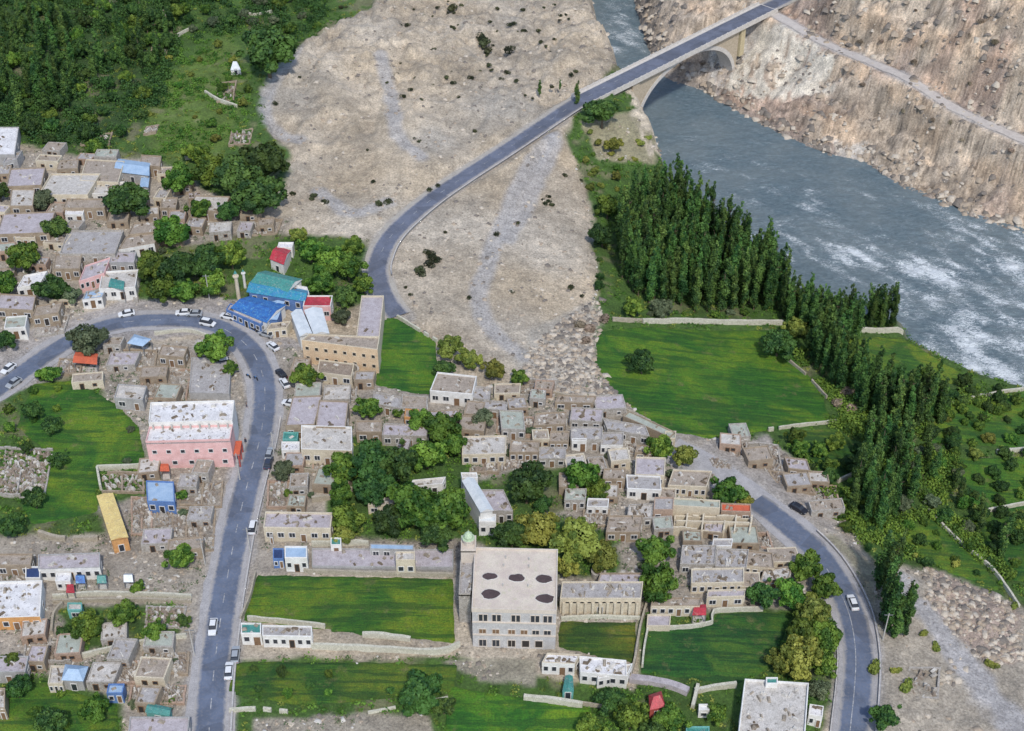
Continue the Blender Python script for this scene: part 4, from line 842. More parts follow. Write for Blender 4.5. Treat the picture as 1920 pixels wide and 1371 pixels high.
H(90,1250,118,1284,'small cream house left of the slate blue hipped roof', s=6, w='cream', r='pale', nw=2, h=2.6)
ruin(40,1192,132,1240,'grey brown rubble yard left of the lower left garden', s=8, h=1.4, w='stone', nx=4, ny=2, rub=40)
ruin(175,1240,260,1282,'large salmon rubble yard in the lower left', s=10, t=-4, h=1.4, w='brick', nx=4, ny=2, rub=50)
ruin(262,1220,352,1262,'tan rubble yard beside the bottom of the main road', s=4, h=1.3, w='mud', nx=4, ny=3, rub=50)
ruin(240,1282,345,1318,'brown rubble yard with planks above the teal sheet roof', s=4, h=1.2, w='brick', nx=4, ny=2, rub=45)
ruin(0,1040,60,1090,'dull rubble yard at the left edge behind the navy shelter', h=1.0, nx=2, rub=12, w='stone')
ruin(270,1135,345,1175,'pale rubble yard left of the main road above the low walls', s=4, h=1.1, w='stone', nx=3, rub=24)
# ---- blue and red tin roofs by the bend
gable([(505,486),(532,497),(546,470),(520,462)], 3.4, 'crimson tin roof among the park trees', 'red', 'white', 1.0, 'tin_roof_house', 'house')
H(520,456,548,466,'small pink and white wing behind the crimson tin roof', s=3, w='white', r='white', nw=1, h=3.2, cl=0)
gable([(470,530),(540,548),(568,524),(498,508)], 4.4, 'sea green tin roof behind the deep blue roofs', 'teal', 'white', 1.3, 'tin_roof_house', 'house')
gable([(462,548),(572,566),(580,546),(474,524)], 3.8, 'long sea blue tin roof between the sea green and deep blue roofs', 'cyan', 'blue', .9, 'tin_roof_house', 'house')
H(536,532,580,544,'white flat roof piece right of the long sea blue roof', s=-4, t=8, w='white', r='white', nw=1, h=4.0, cl=2, door=False)
gable([(432,578),(500,606),(538,572),(468,556)], 3.6, 'big deep blue tin roof facing the road bend', 'deepblue', 'white', 1.0, 'tin_roof_house', 'house')
gable([(490,604),(520,600),(534,566),(508,566)], 3.4, 'pale blue and white side roof right of the big deep blue roof', 'blue', 'blue', .5, 'side_roof', 'house', axis=1)
H(420,572,494,604,'low mauve shop row with a blue fascia along the bend', q=[(424,582),(488,610),(498,602),(432,570)], w='blue', r='lilac', f='blue', nw=5, h=2.8, cl=4)
H(568,556,620,576,'small scarlet roofed house right of the blue roofs', s=4, w='white', r='red', f='pink', nw=2, h=4.2, cl=0)
gable([(562,632),(586,626),(566,580),(545,588)], 4.6, 'left half of the white valley roof house beside the scarlet roof', 'tinwhite', 'white', .7, 'white_hall', 'hall', axis=1)
gable([(588,628),(618,626),(604,578),(570,582)], 4.6, 'right half of the white valley roof house beside the scarlet roof', 'tinwhite', 'white', .7, 'white_hall', 'hall', axis=1)
H(500,608,538,620,'small cream ruin house between the bend and the white valley roofs', s=8, t=-4, w='cream', r='mud', nw=2, h=2.6)
H(672,558,720,634,'long lilac topped bare concrete block beside the fan road', q=[(668,634),(712,634),(720,557),(678,557)], h=5.5, w='cream', r='lilac', nw=2, cl=2, name='concrete_block', cat='building', par=.5)
def sandblock():
    root, C, z, org = H(556,632,712,646,'wide sand coloured block with rows of small square holes in its front', q=[(566,640),(708,658),(712,634),(580,628)], h=7.0, w='cream', r='mud', f=None, nw=0, door=False, cl=6, name='unfinished_block', cat='building', par=.4)
    a, b = C[0], C[1]; d = (b-a).normalized(); n = Vector((d.y, -d.x, 0))
    mb = MB(); A, B_ = a+n*.04, b+n*.04
    mb.hexa([(A.x, A.y, z-8), (B_.x, B_.y, z-8), (b.x, b.y, z-8), (a.x, a.y, z-8)], [(A.x, A.y, z+.3), (B_.x, B_.y, z+.3), (b.x, b.y, z+.3), (a.x, a.y, z+.3)]); local(mb, org).build('facade', M('sand_facade', (.66,.50,.33), (.58,.42,.27), .5), root)
    for j in range(2):
        for i in range(8): opening(root, org, A, B_, (i+.5)/8, z-2.4-3.0*j, .8, .9, 'window', W['cream'], DARK, 1)
sandblock()
H(595,676,660,700,'brown walled roof below the sand coloured block', s=4, t=8, w='cream', r='earth', nw=2, h=3)
def drum(px, py, r, h, lab):
    p = gp(px, py); root = empty('round_ruin', p, 0, lab, 'ruin'); mb = MB(); n = 24
    for i in range(n):
        a0, a1 = 2*math.pi*i/n, 2*math.pi*(i+1)/n; f = lambda a, q, z: (math.cos(a)*q, math.sin(a)*q*1.0, z)
        mb.hexa([f(a0, r-.5, -1), f(a1, r-.5, -1), f(a1, r, -1), f(a0, r, -1)][::-1], [f(a0, r-.5, h), f(a1, r-.5, h), f(a1, r, h), f(a0, r, h)][::-1])
    mb.build('ring_wall', W['stone'], root); mb = MB(); mb.poly([f(2*math.pi*i/n, r-.45, .2) for i in range(n)]); mb.build('floor', RF['earth'], root)
drum(655,705,2.6,2.2,'round pale ring ruin with a dark centre below the sand block')
ruin(600,690,668,742,'grey rubble yard around the round ring ruin', s=4, t=6, h=1.3, w='stone', nx=3, ny=2, rub=26)
# ---- east side of the straight road
H(535,745,590,800,'left pale grey roof of the paired house right of the main road', s=14, t=-2, w='mud', r='lilac', nw=2, h=4, cl=5)
H(592,752,648,802,'right pale grey roof of the paired house right of the main road', s=6, t=2, w='mud', r='lilac', nw=2, h=4.3, cl=6)
H(565,800,660,845,'white house with an orange and cream front right of the main road', s=0, t=3, w='white', r='pale', f='cream', nw=4, h=4.2, cl=12, par=.5)
H(570,830,602,842,'orange front bay of the white house', w='orange', r='yellow', f='orange', nw=2, door=False, h=3.8, cl=0, name='front_bay', cat='bay')
H(530,812,558,826,'small dark teal roof hut left of the orange fronted house', s=2, w='teal', r='teal', nw=1, h=2.5, cl=1)
H(528,830,562,846,'small white hut beside the dark teal hut', w='white', r='white', nw=1, h=2.4, cl=1)
H(494,962,620,992,'wide cluttered grey roof house with a cream front and orange strip', s=4, t=2, w='cream', r='lilac', f='cream', nw=5, h=3.6, cl=22, par=.5)
H(620,1010,640,1024,'narrow teal gate post house at the wall corner', w='white', r='teal', nw=0, h=2.6, cl=0, name='gate_house', cat='gate house')
H(534,1026,576,1048,'white cube house with a pale teal roof beside the grey yard', w='white', r='blue', f='white', nw=2, h=3.8, cl=0)
H(512,1030,532,1050,'dark blue low shed left of the white cube house', w='blue', r='navy', nw=1, h=2.4, cl=0)
H(585,1030,850,1064,'long grey flat yard roof above the walled lawn', t=2, w='grey', r='lilac', nw=0, door=False, h=1.1, cl=20, name='paved_terrace', cat='terrace')
H(694,1020,776,1030,'long pale blue tin roof behind the grey yard', t=2, w='grey', r='blue', nw=3, h=2.8, cl=0, par=.08)
H(742,1036,778,1052,'cream gatehouse with two square windows on the long grey yard', w='cream', r='pale', f='cream', nw=2, door=False, h=4.6, cl=2, name='gatehouse', cat='gatehouse')
H(452,1170,490,1190,'small white shop with a bright teal top at the road edge', w='white', r='teal', f='white', nw=1, h=3, cl=3)
H(492,1174,585,1194,'low row of pale shops with a barred grey roof beside the teal shop', t=2, w='white', r='grey', f='white', nw=5, h=3, cl=12)
H(505,990,512,1006,'tiny grey kiosk beside the main road', w='grey', r='grey', nw=0, h=2.2, cl=0, name='kiosk', cat='kiosk')
# ---- middle of the village
H(808,705,892,736,'white fronted house with a brown roof above the village centre', q=[(806,735),(886,742),(894,708),(820,700)], w='white', r='mud', f='white', nw=3, h=3.6, cl=14, par=.45)
H(885,725,918,748,'grey lean house hugging the white fronted house', s=2, t=4, w='stone', r='grey', nw=1, h=2.6)
H(700,706+30,752,758,'low stone house below the small square field', s=0, t=10, w='stone', r='grey', nw=2, h=2.6)
H(752,742,800,766,'tan stone house left of the white fronted house', s=2, t=3, w='stone', r='mud', nw=2, h=2.8)
H(758,768,784,784,'little orange brick house with a cream lintel', s=2, t=2, w='orange', r='mud', f='orange', nw=1, h=2.8, cl=1)
H(668,790,716,812,'brown roof between the trees right of the white orange house', w='mud', r='mud', nw=1)
H(716,796,800,818,'ruinous grey roof with arms among the central trees', s=4, t=2, w='stone', r='lilac', nw=3, cl=12)
H(742,816,765,844,'small grey wing reaching down into the central trees', s=8, w='stone', r='lilac', nw=0, h=2.4)
H(866,820,948,855,'wide pale house with a cream front above the long white building', s=2, t=-2, w='cream', r='pale', f='cream', nw=4, h=3, cl=16)
H(940,770,985,806,'grey green roof with a rounded corner above the cream fronted house', s=-4, t=2, w='stone', r='green', nw=2, h=3, cl=8)
H(905,752,950,768,'narrow grey house right of the lean house', s=2, t=4, w='stone', r='grey', nw=2, h=2.6)
H(955,828,1010,850,'brown grey house left of the white window house', s=2, w='mud', r='mud', nw=3, h=2.8, cl=10)
def longwhite():
    q = [(901,962),(926,958),(890,898),(866,902)]
    gable(q, 6.5, 'long white building with a smooth white roof stepping down toward the beige block', 'tinwhite', 'white', .8, 'long_white_hall', 'hall', axis=1)
longwhite()
H(866,888,896,898,'white upper end block at the top of the long white hall', s=-2, w='white', r='pale', nw=2, h=6.0, cl=0, door=False)
H(898,966,930,980,'white bay with two dark windows at the foot of the long white hall', w='white', r='tinwhite', f='white', nw=2, door=False, h=4.2, cl=0)
H(918,920,962,960,'brownish grey roof right of the long white hall', s=-18, t=0, w='stone', r='lilac', nw=2, h=3.4, cl=10)
H(768,902,830,915,'small white roof piece between the central tree clumps', s=6, t=-6, w='white', r='pale', nw=1, h=2.8, cl=4)
H(690,935,735,950,'cream broken hut among the central trees', s=4, w='cream', r='pale', nw=1, h=2.4)
# ---- eastern village
H(1070,802,1130,826,'house with a bright white front with one window and a dark door', s=0, w='stone', r='grey', f=None, nw=1, h=3.2)
H(1072,824,1100,828,'bright white front room of the window and door house', w='white', r='pale', f='white', nw=1, h=3.0, cl=0)
H(1126,812,1168,836,'grey house with twin white pillars right of the bright white front', s=2, w='stone', r='grey', f='white', nw=3, h=3)
H(1138,786,1218,806,'blue grey roof strip below the big field', s=-8, t=14, w='stone', r='grey', nw=3, h=3, cl=8)
H(1150,770,1250,800,'long greenish roof slanting along the edge of the big field', q=[(1168,782),(1256,822),(1266,812),(1180,772)], w='mud', r='green', nw=0, door=False, h=3, cl=1)
H(1245,810,1266,824,'cream end of the long greenish roof', s=2, w='cream', r='green', f='cream', nw=1, h=3, cl=0, door=False)
H(1030,810,1066,830,'grey mud house left of the bright white front', s=2, w='mud', r='mud', nw=2, h=2.7)
H(1000,776,1060,800,'brown roof with brush heaps in the dense rubble quarter', s=4, t=-3, w='mud', r='mud', nw=2, h=2.6, cl=22)
H(1068,765,1128,790,'pale grey roof in the dense rubble quarter', s=4, t=3, w='stone', r='lilac', nw=2, h=2.6, cl=12)
H(1040,742,1112,756,'ochre earth roof at the top of the rubble quarter', s=6, t=2, w='mud', r='mud', nw=2, h=2.2, cl=8)
H(1190,858,1246,892,'lilac grey roof with a red spot in the eastern village', s=2, t=2, w='cream', r='lilac', f='cream', nw=2, h=3.4)
H(1176,892,1240,918,'blue grey roof with a white front and two dark openings', s=-2, t=3, w='white', r='grey', f='white', nw=2, h=3, cl=5)
H(1252,882,1325,912,'mud roof with a long cream front in the eastern village', s=10, t=3, w='cream', r='mud', f='cream', nw=5, h=3.2, cl=12)
H(1225,934,1262,958,'square grey block roof left of the sand compound', s=2, w='brick', r='grey', nw=1, h=3.8, cl=2)
H(1175,948,1222,975,'stepped stone house left of the square grey block', s=4, t=-2, w='stone', r='pale', nw=2, h=2.6, cl=14)
H(1058,918,1098,940,'pale grey roof below the bright green garden tree', s=2, w='stone', r='green', nw=2, h=2.8, cl=8)
H(1100,936,1140,952,'blue grey lean roof with a white lower edge', s=2, t=1, w='white', r='grey', nw=2, h=2.4, cl=2)
H(1136,968,1200,1000,'brown stone yard house above the twin dark trees', s=6, w='mud', r='mud', nw=2, h=2.6, cl=18)
H(1130,880,1172,900,'small brown house between the garden tree and the white front', s=2, w='mud', r='mud', nw=1, h=2.6)
H(1190,836,1232,850,'little brown house under the olive tree', s=4, w='mud', r='mud', nw=1, h=2.6)
H(1010,840,1060,862,'broken grey house above the bright garden tree', s=2, w='stone', r='grey', nw=2, h=2.4, cl=12)
def sandcompound():
    r_ = ruin(1262,958,1408,990,'long sand coloured roofless compound with rusty rooms beside the east road', s=4, t=4, h=3.2, w='cream', nx=5, ny=2, rub=16)
sandcompound()
H(1262,935,1350,950,'pale green roof strip at the back of the sand compound', s=0, t=5, w='cream', r='green', nw=0, door=False, h=3.4, cl=2)
H(1352,945,1408,960,'rusty brown roof with a pale end beside the east road', s=0, t=2, w='brick', r='orange', nw=2, h=3.4, cl=2)
ruin(1395,990,1450,1020,'brown earth yard wedge left of the east road', s=-10, t=6, h=1.4, w='brick', nx=2, rub=14)
H(1275,1024,1340,1060,'blue grey roof of the crowded block below the sand compound', s=4, w='stone', r='grey', nw=2, h=3, cl=26)
H(1340,1030,1400,1064,'grey roof with heaps in the middle of the crowded block', s=4, t=2, w='stone', r='grey', nw=2, h=3.2, cl=26)
H(1335,1012,1372,1026,'small white house with a dark window under the sand compound', s=2, w='white', r='grey', f='white', nw=1, door=False, h=2.8, cl=1)
H(1296,1068,1395,1096,'grey roof with the dotted cream and orange front of the crowded block', s=0, t=-2, w='cream', r='grey', f='cream', nw=6, h=3.2, cl=22)
H(1395,1032,1452,1062,'tan roof with a salmon porch at the right of the crowded block', s=-4, t=6, w='mud', r='mud', f='cream', nw=3, h=3, cl=14)
H(1424,1070,1478,1094,'small tan house with round heaps near the east road', s=8, t=-8, w='mud', r='pale', nw=2, h=2.8, cl=12)
H(1325,1108,1396,1122,'pinkish low house with a pale front above the dark green field', s=2, t=-2, w='cream', r='lilac', f='cream', nw=2, h=2.8, cl=4)
H(1220,1122,1312,1138,'brown roof row above the pale yard at the field edge', s=4, w='mud', r='mud', f='cream', nw=5, h=2.8, cl=10)
gable([(1298,1154),(1324,1154),(1324,1134),(1302,1134)], 2.6, 'bright coral red canopy at the top of the dark green field', 'red', 'brick', .4, 'canopy', 'canopy', open_=True)
H(1212,1154,1256,1176,'pinkish concrete pad house at the lane corner', s=2, w='cream', r='lilac', nw=0, door=False, h=1.4, cl=0, name='platform', cat='platform')
def creamwall():
    root, C, z, org = H(1050,1092,1202,1124,'long cream building with buttresses and a grey roof right of the beige block', s=4, w='cream', r='grey', f='cream', nw=0, h=4.4, cl=26, par=.3)
    a, b = C[0], C[1]; d = (b-a).normalized(); n = Vector((d.y, -d.x, 0)); zg = z-4.4
    for i in range(11):
        p = lerp(a, b, (i+.5)/11)+n*.35; mb = MB(); mb.box((p.x, p.y, zg-1.5), .5, .7, 5.2, rz=math.atan2(d.y, d.x), ty=.5); local(mb, org).build('buttress', W['cream'], root)
    for i in range(10): opening(root, org, a+n*.05, b+n*.05, (i+1)/11, z-1.1, .7, .5, 'window', W['cream'], DARK, 1)
creamwall()
H(1120,1076,1200,1094,'lilac rear roof behind the long cream building', s=6, w='mud', r='lilac', nw=2, h=3, cl=8)
drum(1122,1080,1.6,1.6,'small round ochre well head under the olive tree')
# ---- north-east lane ruins
ruin(1340,826,1398,862,'pale flat yard at the tip of the east road', s=4, t=-2, h=1.0, w='stone', nx=2, ny=1, rub=10)
ruin(1400,828,1470,880,'pinkish grey rubble yard below the small right field', s=-10, t=4, h=1.6, w='stone', nx=4, ny=3, rub=50)
ruin(1462,880,1530,915,'tan rubble yard right of the east road top', s=-22, t=8, h=1.5, w='mud', nx=4, ny=2, rub=40)
ruin(1525,900,1578,945,'brown rubble yard beside the dark poplars', s=-10, t=10, h=1.4, w='brick', nx=3, ny=2, rub=36)
H(1478,858,1520,880,'small pale hut in the rubble beside the right field', s=-8, t=5, w='mud', r='lilac', nw=1, h=2.5)
ruin(1338,858,1372,872,'grey stone yard left of the east road top', s=-8, t=4, h=1.0, w='stone', nx=2, ny=1, rub=10)
ruin(960,700+10,1040,740,'stone heap yard at the foot of the gravel fan', s=4, h=1.2, w='stone', nx=3, ny=1, rub=34)
ruin(930,780,1000,815,'brown rubble yard right of the grey green roof', s=2, h=1.3, w='brick', nx=3, ny=2, rub=34)
ruin(1120,740,1180,775,'rubble yard under the village corner of the big field', s=-10, t=8, h=1.3, w='stone', nx=3, ny=2, rub=30)
ruin(1150,820,1195,850,'grey rubble yard between the white fronts', s=2, h=1.3, w='stone', rub=20)
ruin(1090,955,1140,985,'tan rubble yard above the olive tree', s=4, h=1.2, w='mud', rub=26)
ruin(1322,888,1340,905,'small stone pen beside the east road top', h=1.0, w='stone', nx=1, ny=2, rub=5)
ruin(940,855,1000,880,'pale rubble yard above the dark central tree', s=2, h=1.2, w='stone', nx=3, rub=22)
ruin(880,860,935,885,'tan yard behind the long white hall', s=2, h=1.2, w='mud', nx=3, rub=16)
ruin(500,900,575,950,'brown rubble garden right of the main road', s=2, h=1.1, w='brick', nx=3, ny=2, rub=34)
ruin(585,855,630,885,'pinkish paved court below the orange fronted house', s=2, h=1.0, w='brick', nx=2, rub=10)
# ---- south
H(1016,1226,1078,1244,'white roofed wing left of the courtyard house at the bottom', s=10, t=3, w='cream', r='white', f='white', nw=3, h=3.2, cl=8)
H(1088,1232,1176,1262,'white cluttered roof of the courtyard house at the bottom', s=-2, t=8, w='white', r='white', f='white', nw=4, h=3.2, cl=20)
H(1120,1256,1178,1274,'pale front roof with a white dotted edge of the courtyard house', s=8, t=-10, w='white', r='pale', f='white', nw=3, h=2.8, cl=8)
gable([(1054,1298),(1076,1298),(1074,1268),(1060,1268)], 2.2, 'bright teal porch below the courtyard house', 'teal', 'teal', .5, 'porch', 'porch', axis=1)
gable([(1218,1332),(1248,1326),(1240,1296),(1216,1304)], 2.8, 'crimson tent shaped roof among the lower trees', 'red', 'red', 1.4, 'tin_roof_shed', 'shed', hip=True)
H(1310,1322,1330,1334,'tiny white hut between the low walls at the bottom', w='white', r='white', nw=1, h=2.0, cl=0, door=False)
H(1286,1364,1330,1376,'teal roof strip at the bottom edge left of the square house', w='teal', r='teal', nw=0, h=2.5, cl=0, door=False)
def squarehouse():
    root, C, z, org = H(1384,1282,1514,1392,'big square house with a stained white roof at the bottom right', q=[(1382,1392),(1508,1396),(1516,1284),(1396,1276)], h=4.6, w='white', r='pale', f='cream', nw=5, cl=34, par=.55, name='square_house', cat='house')
squarehouse()
H(1436,1272,1458,1284,'small white stair hut on the back of the square house', w='white', r='teal', nw=1, h=5.6, cl=0, door=False, name='stair_hut', cat='hut')
H(1516,1322,1542,1342,'small white annex right of the big square house', s=2, t=4, w='white', r='white', nw=1, h=3.0, cl=3)
# ---- quarry side
ruin(1700,1250,1760,1310,'round topped gravel pad wall in the quarry', s=4, h=.6, w='stone', nx=1, ny=1, rub=5)
# ---------------------------------------------------------------- big beige three storey building
def beige():
    Hh = 11.0; q = [(884,1143),(1044,1147),(1046,1032),(890,1028)]
    C, z = corners(q, Hh); zg = z-Hh; org = ((C[0].x+C[1].x)/2, (C[0].y+C[1].y)/2, zg); c = sum(C, Vector())/4
    root = empty('three_storey_building', org, 0, 'big beige three storey unfinished building with dark oval openings in its flat roof', 'building')
    WM = M('beige_concrete', (.60,.53,.45), (.52,.46,.40), .5, fine=.2); WF = M('grey_lower_concrete', (.50,.49,.48), (.42,.41,.41), .8, fine=.3)
    mb = MB(); slab_ring(mb, C, z-.75, z+.35, .25); local(mb, org).build('parapet', WM, root)
    I = [lerp(p, c, .012) for p in C]; mb = MB(); slab_ring(mb, I, zg-2, z-.75, .3); local(mb, org).build('wall', WF, root)
    mb = MB(); J = [lerp(p, c, .03) for p in C]; mb.hexa([(p.x, p.y, z-.4) for p in J], [(p.x, p.y, z) for p in J]); 
    local(mb, org).build('roof', M('beige_roof', (.60,.53,.44), (.52,.44,.38), .35, fine=.2, stain=(.50,.46,.34)), root)
    for px, py, rx_, ry_ in [(918,1081,1.5,.8),(968,1084,1.6,.9),(1020,1086,1.7,1.0),(920,1114,1.9,1.1),(1022,1123,1.8,1.0)]:
        p = onz(px, py, z); mb = MB(); n = 14; r_ = random.Random(px)
        k = [1+r_.uniform(-.12, .12) for _ in range(n)]
        up = [(p[0]+math.cos(2*math.pi*i/n)*rx_*k[i], p[1]+math.sin(2*math.pi*i/n)*ry_*k[i]*1.15, z+.06) for i in range(n)]
        ot = [(p[0]+math.cos(2*math.pi*i/n)*(rx_+.15)*k[i], p[1]+math.sin(2*math.pi*i/n)*(ry_+.15)*k[i]*1.15, z+.002) for i in range(n)]
        mb.poly(up, 0)
        for i in range(n): mb.quad(ot[i], ot[(i+1) % n], up[(i+1) % n], up[i], 1)
        local(mb, org).build('roof_opening', [M('dark_brown_pit', (.085,.055,.055), (.06,.04,.04), 1.2), RUBM[2]], root)
    for (u, v) in ((.36,.30),(.36,.62),(.66,.30),(.66,.62),(.38,.16),(.66,.18)):
        p = lerp(lerp(C[3], C[2], u), lerp(C[0], C[1], u), v); mb = MB(); mb.box((p.x, p.y, z+.002), .25, .25, .8); local(mb, org).build('column_stub', CONC, root)
    a, b = I[0], I[1]; d = (b-a).normalized(); n = Vector((d.y, -d.x, 0)); P = n*.02
    for t in (.13, .29, .52, .75, .9):
        for e in (-.028, .028): opening(root, org, a+P, b+P, t+e, z-3.3, .72, 1.9, 'window', WM, GLASS, 1)
    for t in (.12, .28, .47, .62, .76, .9): opening(root, org, a+P, b+P, t, z-6.9, 1.3, 1.2, 'window', WM, GLASS if t > .7 else WOOD, 1)
    for t in (.12, .28, .47, .64, .80): opening(root, org, a+P, b+P, t, zg+.3, 1.4, 1.9, 'window' if t < .6 else 'door', WM, DARK if t > .4 else GLASS, 1)
    for k in (1, 2):
        mb = MB(); zz = z-3.7*k; A, B_ = a+n*.25, b+n*.25; A0, B0 = a, b
        mb.hexa([(A.x, A.y, zz), (B_.x, B_.y, zz), (B0.x, B0.y, zz), (A0.x, A0.y, zz)], [(A.x, A.y, zz+.28), (B_.x, B_.y, zz+.28), (B0.x, B0.y, zz+.28), (A0.x, A0.y, zz+.28)]); local(mb, org).build('ledge', WM, root)
    for k, (a2, b2) in enumerate(((I[1], I[2]), (I[3], I[0]))):
        for t in (.2, .5, .8):
            for zz in (z-3.3, z-6.9, zg+.8): opening(root, org, a2, b2, t, zz, 1.2, 1.4, 'window', WM, GLASS, 1)
    # narrow side wing on the left, stepping down
    q = [(860,1116),(882,1116),(892,1042),(864,1042)]; C, z = corners(q, 8.2); zg2 = zg
    mb = MB(); slab_ring(mb, C, zg-2, z+.4, .25); local(mb, org).build('side_wing_wall', W['stone'], root)
    mb = clutter(C, z, 14, 77, .8); k = MB(); k.hexa([(p.x, p.y, z-.3) for p in C], [(p.x, p.y, z+.01) for p in C]); n0 = len(k.v); k.v += mb.v; k.f += [tuple(i+n0 for i in f) for f in mb.f]; k.m += [m_+1 for m_ in mb.m]
    local(k, org).build('side_wing_roof', [RF['grey']]+RUBM, root)
    # square tower with a small greenish dome at the far end of the wing
    q = [(864,1034),(892,1034),(893,1006),(865,1006)]; C, z = corners(q, 11.5); c = sum(C, Vector())/4
    mb = MB(); slab_ring(mb, C, zg-2, z+.3, .25); mb.hexa([(p.x, p.y, z-.3) for p in C], [(p.x, p.y, z+.01) for p in C]); local(mb, org).build('tower', WM, root)
    mb = MB(); n = 10; cx_, cy_ = c.x, c.y+.2; prof = [(1.05,0),(1.05,1.3),(1.35,1.35),(1.35,1.6),(.95,1.65),(1.0,2.1),(.85,2.6),(.5,3.0),(.12,3.3),(.02,3.9)]
    for j in range(len(prof)-1):
        for i in range(n):
            a0, a1 = 2*math.pi*i/n, 2*math.pi*(i+1)/n; (r0, z0), (r1, z1) = prof[j], prof[j+1]
            mb.quad((cx_+math.cos(a0)*r0, cy_+math.sin(a0)*r0, z+z0), (cx_+math.cos(a1)*r0, cy_+math.sin(a1)*r0, z+z0), (cx_+math.cos(a1)*r1, cy_+math.sin(a1)*r1, z+z1), (cx_+math.cos(a0)*r1, cy_+math.sin(a0)*r1, z+z1), 0 if j < 3 else 1)
    local(mb, org).build('dome', [WM, M('pale_green_dome', (.45,.55,.38), (.36,.46,.30))], root)
beige()
# slim white minaret and other posts near the bend
def minaret(px, py, h, r, lab, mat):
    p = gp(px, py); root = empty('minaret', p, 0, lab, 'minaret'); mb = MB(); mb.tube((0,0,-1), (0,0,h*.78), r, r*.85, 10); mb.build('shaft', mat, root)
    mb = MB(); mb.tube((0,0,h*.78), (0,0,h*.82), r*1.5, r*1.5, 10); mb.tube((0,0,h*.82), (0,0,h*.9), r*.8, r*.8, 8); mb.build('balcony', mat, root); mb = MB(); mb.tube((0,0,h*.9), (0,0,h), r*.85, .03, 8); mb.build('cap', RF['teal'], root)
minaret(448,560,9,.55,'slim cream minaret shaft left of the sea blue roof', W['cream'])
minaret(460,540,6,.4,'short white minaret behind the cream one', W['white'])
def pole(px, py, h, lab, arms=1):
    p = gp(px, py); root = empty('power_pole', p, 0, lab, 'power pole', 'concrete power poles'); mb = MB(); mb.tube((0,0,-1), (0,0,h), .16, .1, 7); mb.build('post', CONC, root)
    for k in range(arms): mb = MB(); mb.box((0, 0, h-.5-k*.8), 1.8, .12, .12); mb.build('crossarm', STEEL, root)
for px, py, l in [(393,562,'pale power pole at the start of the shop row on the bend'),(385,1060,'power pole on the left verge of the main road beside the lilac roof'),(470,1040,'power pole beside the main road next to the grey yard'),(515,860,'power pole on the right verge near the parked pair'),(1655,1200,'white power pole below the tall dark poplars at the right'),(450,900,'power pole on the left verge below the pink building'),(365,1230,'power pole on the left verge near the bottom of the main road')]: pole(px, py, 8, l)

# ---- small stone and mud huts that crowd the village quarters, no two in the same corner
def quarter(poly, n, seed, lab):
    P = np.array(wpoly(poly)); r_ = random.Random(seed); got = []
    for _ in range(n*120):
        if len(got) >= n: break
        x, y = r_.uniform(P[:, 0].min(), P[:, 0].max()), r_.uniform(P[:, 1].min(), P[:, 1].max()); w_, d_ = r_.uniform(3.8, 8.4), r_.uniform(3.4, 5.8); rad = max(w_, d_)*.52
        if not inpoly(np.array([x]), np.array([y]), P)[0]: continue
        if any(math.hypot(x-a, y-b) < c+rad for a, b, c in HC): continue
        if any(segdist(np.array([x]), np.array([y]), ROADS[k][0][:, :2])[0][0] < 5.2+rad for k in ('main', 'east', 'bridge')): continue
        HC.append((x, y, rad)); got.append((x, y, w_, d_))
    if not got: return
    A = np.array(got); x0, y0 = A[:, :2].min(0); x1, y1 = A[:, :2].max(0)
    for x, y, w_, d_ in got:
        u = (x-x0)/(x1-x0+.1); v = (y-y0)/(y1-y0+.1); wh = ('near', 'lower middle', 'upper middle', 'far')[int(v*3.99)]+' '+('left', 'centre left', 'centre right', 'right')[int(u*3.99)]
        rz = r_.uniform(-.16, .16); hh = r_.uniform(1.8, 2.9); zg = float(hgt(x, y)); wm = r_.choice(['mud', 'mud', 'stone', 'stone', 'cream', 'brick']); rm_ = r_.choice(['mud', 'mud', 'grey', 'lilac', 'pale', 'green'])
        tone = {'mud': 'brown', 'grey': 'grey', 'lilac': 'mauve grey', 'pale': 'pale', 'green': 'greenish'}[rm_]; root = empty('stone_hut', (x, y, zg), rz, '%s %s roofed hut at the %s of %s' % ('wide' if w_ > 6 else 'small', tone, wh, lab), 'hut', 'huts of '+lab)
        k = r_.uniform(-.5, .5); C = [Vector((-w_/2, -d_/2, 0)), Vector((w_/2, -d_/2, 0)), Vector((w_/2+k, d_/2, 0)), Vector((-w_/2+k*.4, d_/2, 0))]
        mb = MB(); I = slab_ring(mb, C, -1.5, hh+r_.uniform(.1, .35), .28); mb.build('wall', W[wm], root)
        m2 = clutter(I, hh, r_.randint(3, 10), int(x*9+y), .8); mb = MB(); mb.hexa([(p.x, p.y, hh-.25) for p in I], [(p.x, p.y, hh+.01) for p in I]); n0 = len(mb.v); mb.v += m2.v; mb.f += [tuple(i+n0 for i in f) for f in m2.f]; mb.m += [q+1 for q in m2.m]
        mb.build('roof', [RF[rm_]]+RUBM, root); o = (0, 0, 0)
        opening(root, o, C[0]+Vector((0, -.01, 0)), C[1]+Vector((0, -.01, 0)), r_.uniform(.25, .4), .05, .85, min(1.75, hh-.4), 'door', WOOD, DARK, 1)
        opening(root, o, C[0]+Vector((0, -.01, 0)), C[1]+Vector((0, -.01, 0)), r_.uniform(.62, .78), hh*.4, .8, .7, 'window', WFR if r_.random() < .5 else WOOD, GLASS, 1)
quarter([(860,745),(1080,735),(1180,790),(1220,830),(1180,900),(1000,870),(900,815),(690,770),(700,745)], 30, 1, 'the central rubble')
quarter([(1040,920),(1330,850),(1420,940),(1400,1010),(1480,1040),(1480,1120),(1290,1120),(1270,1000),(1150,1010)], 26, 2, 'the eastern rubble')
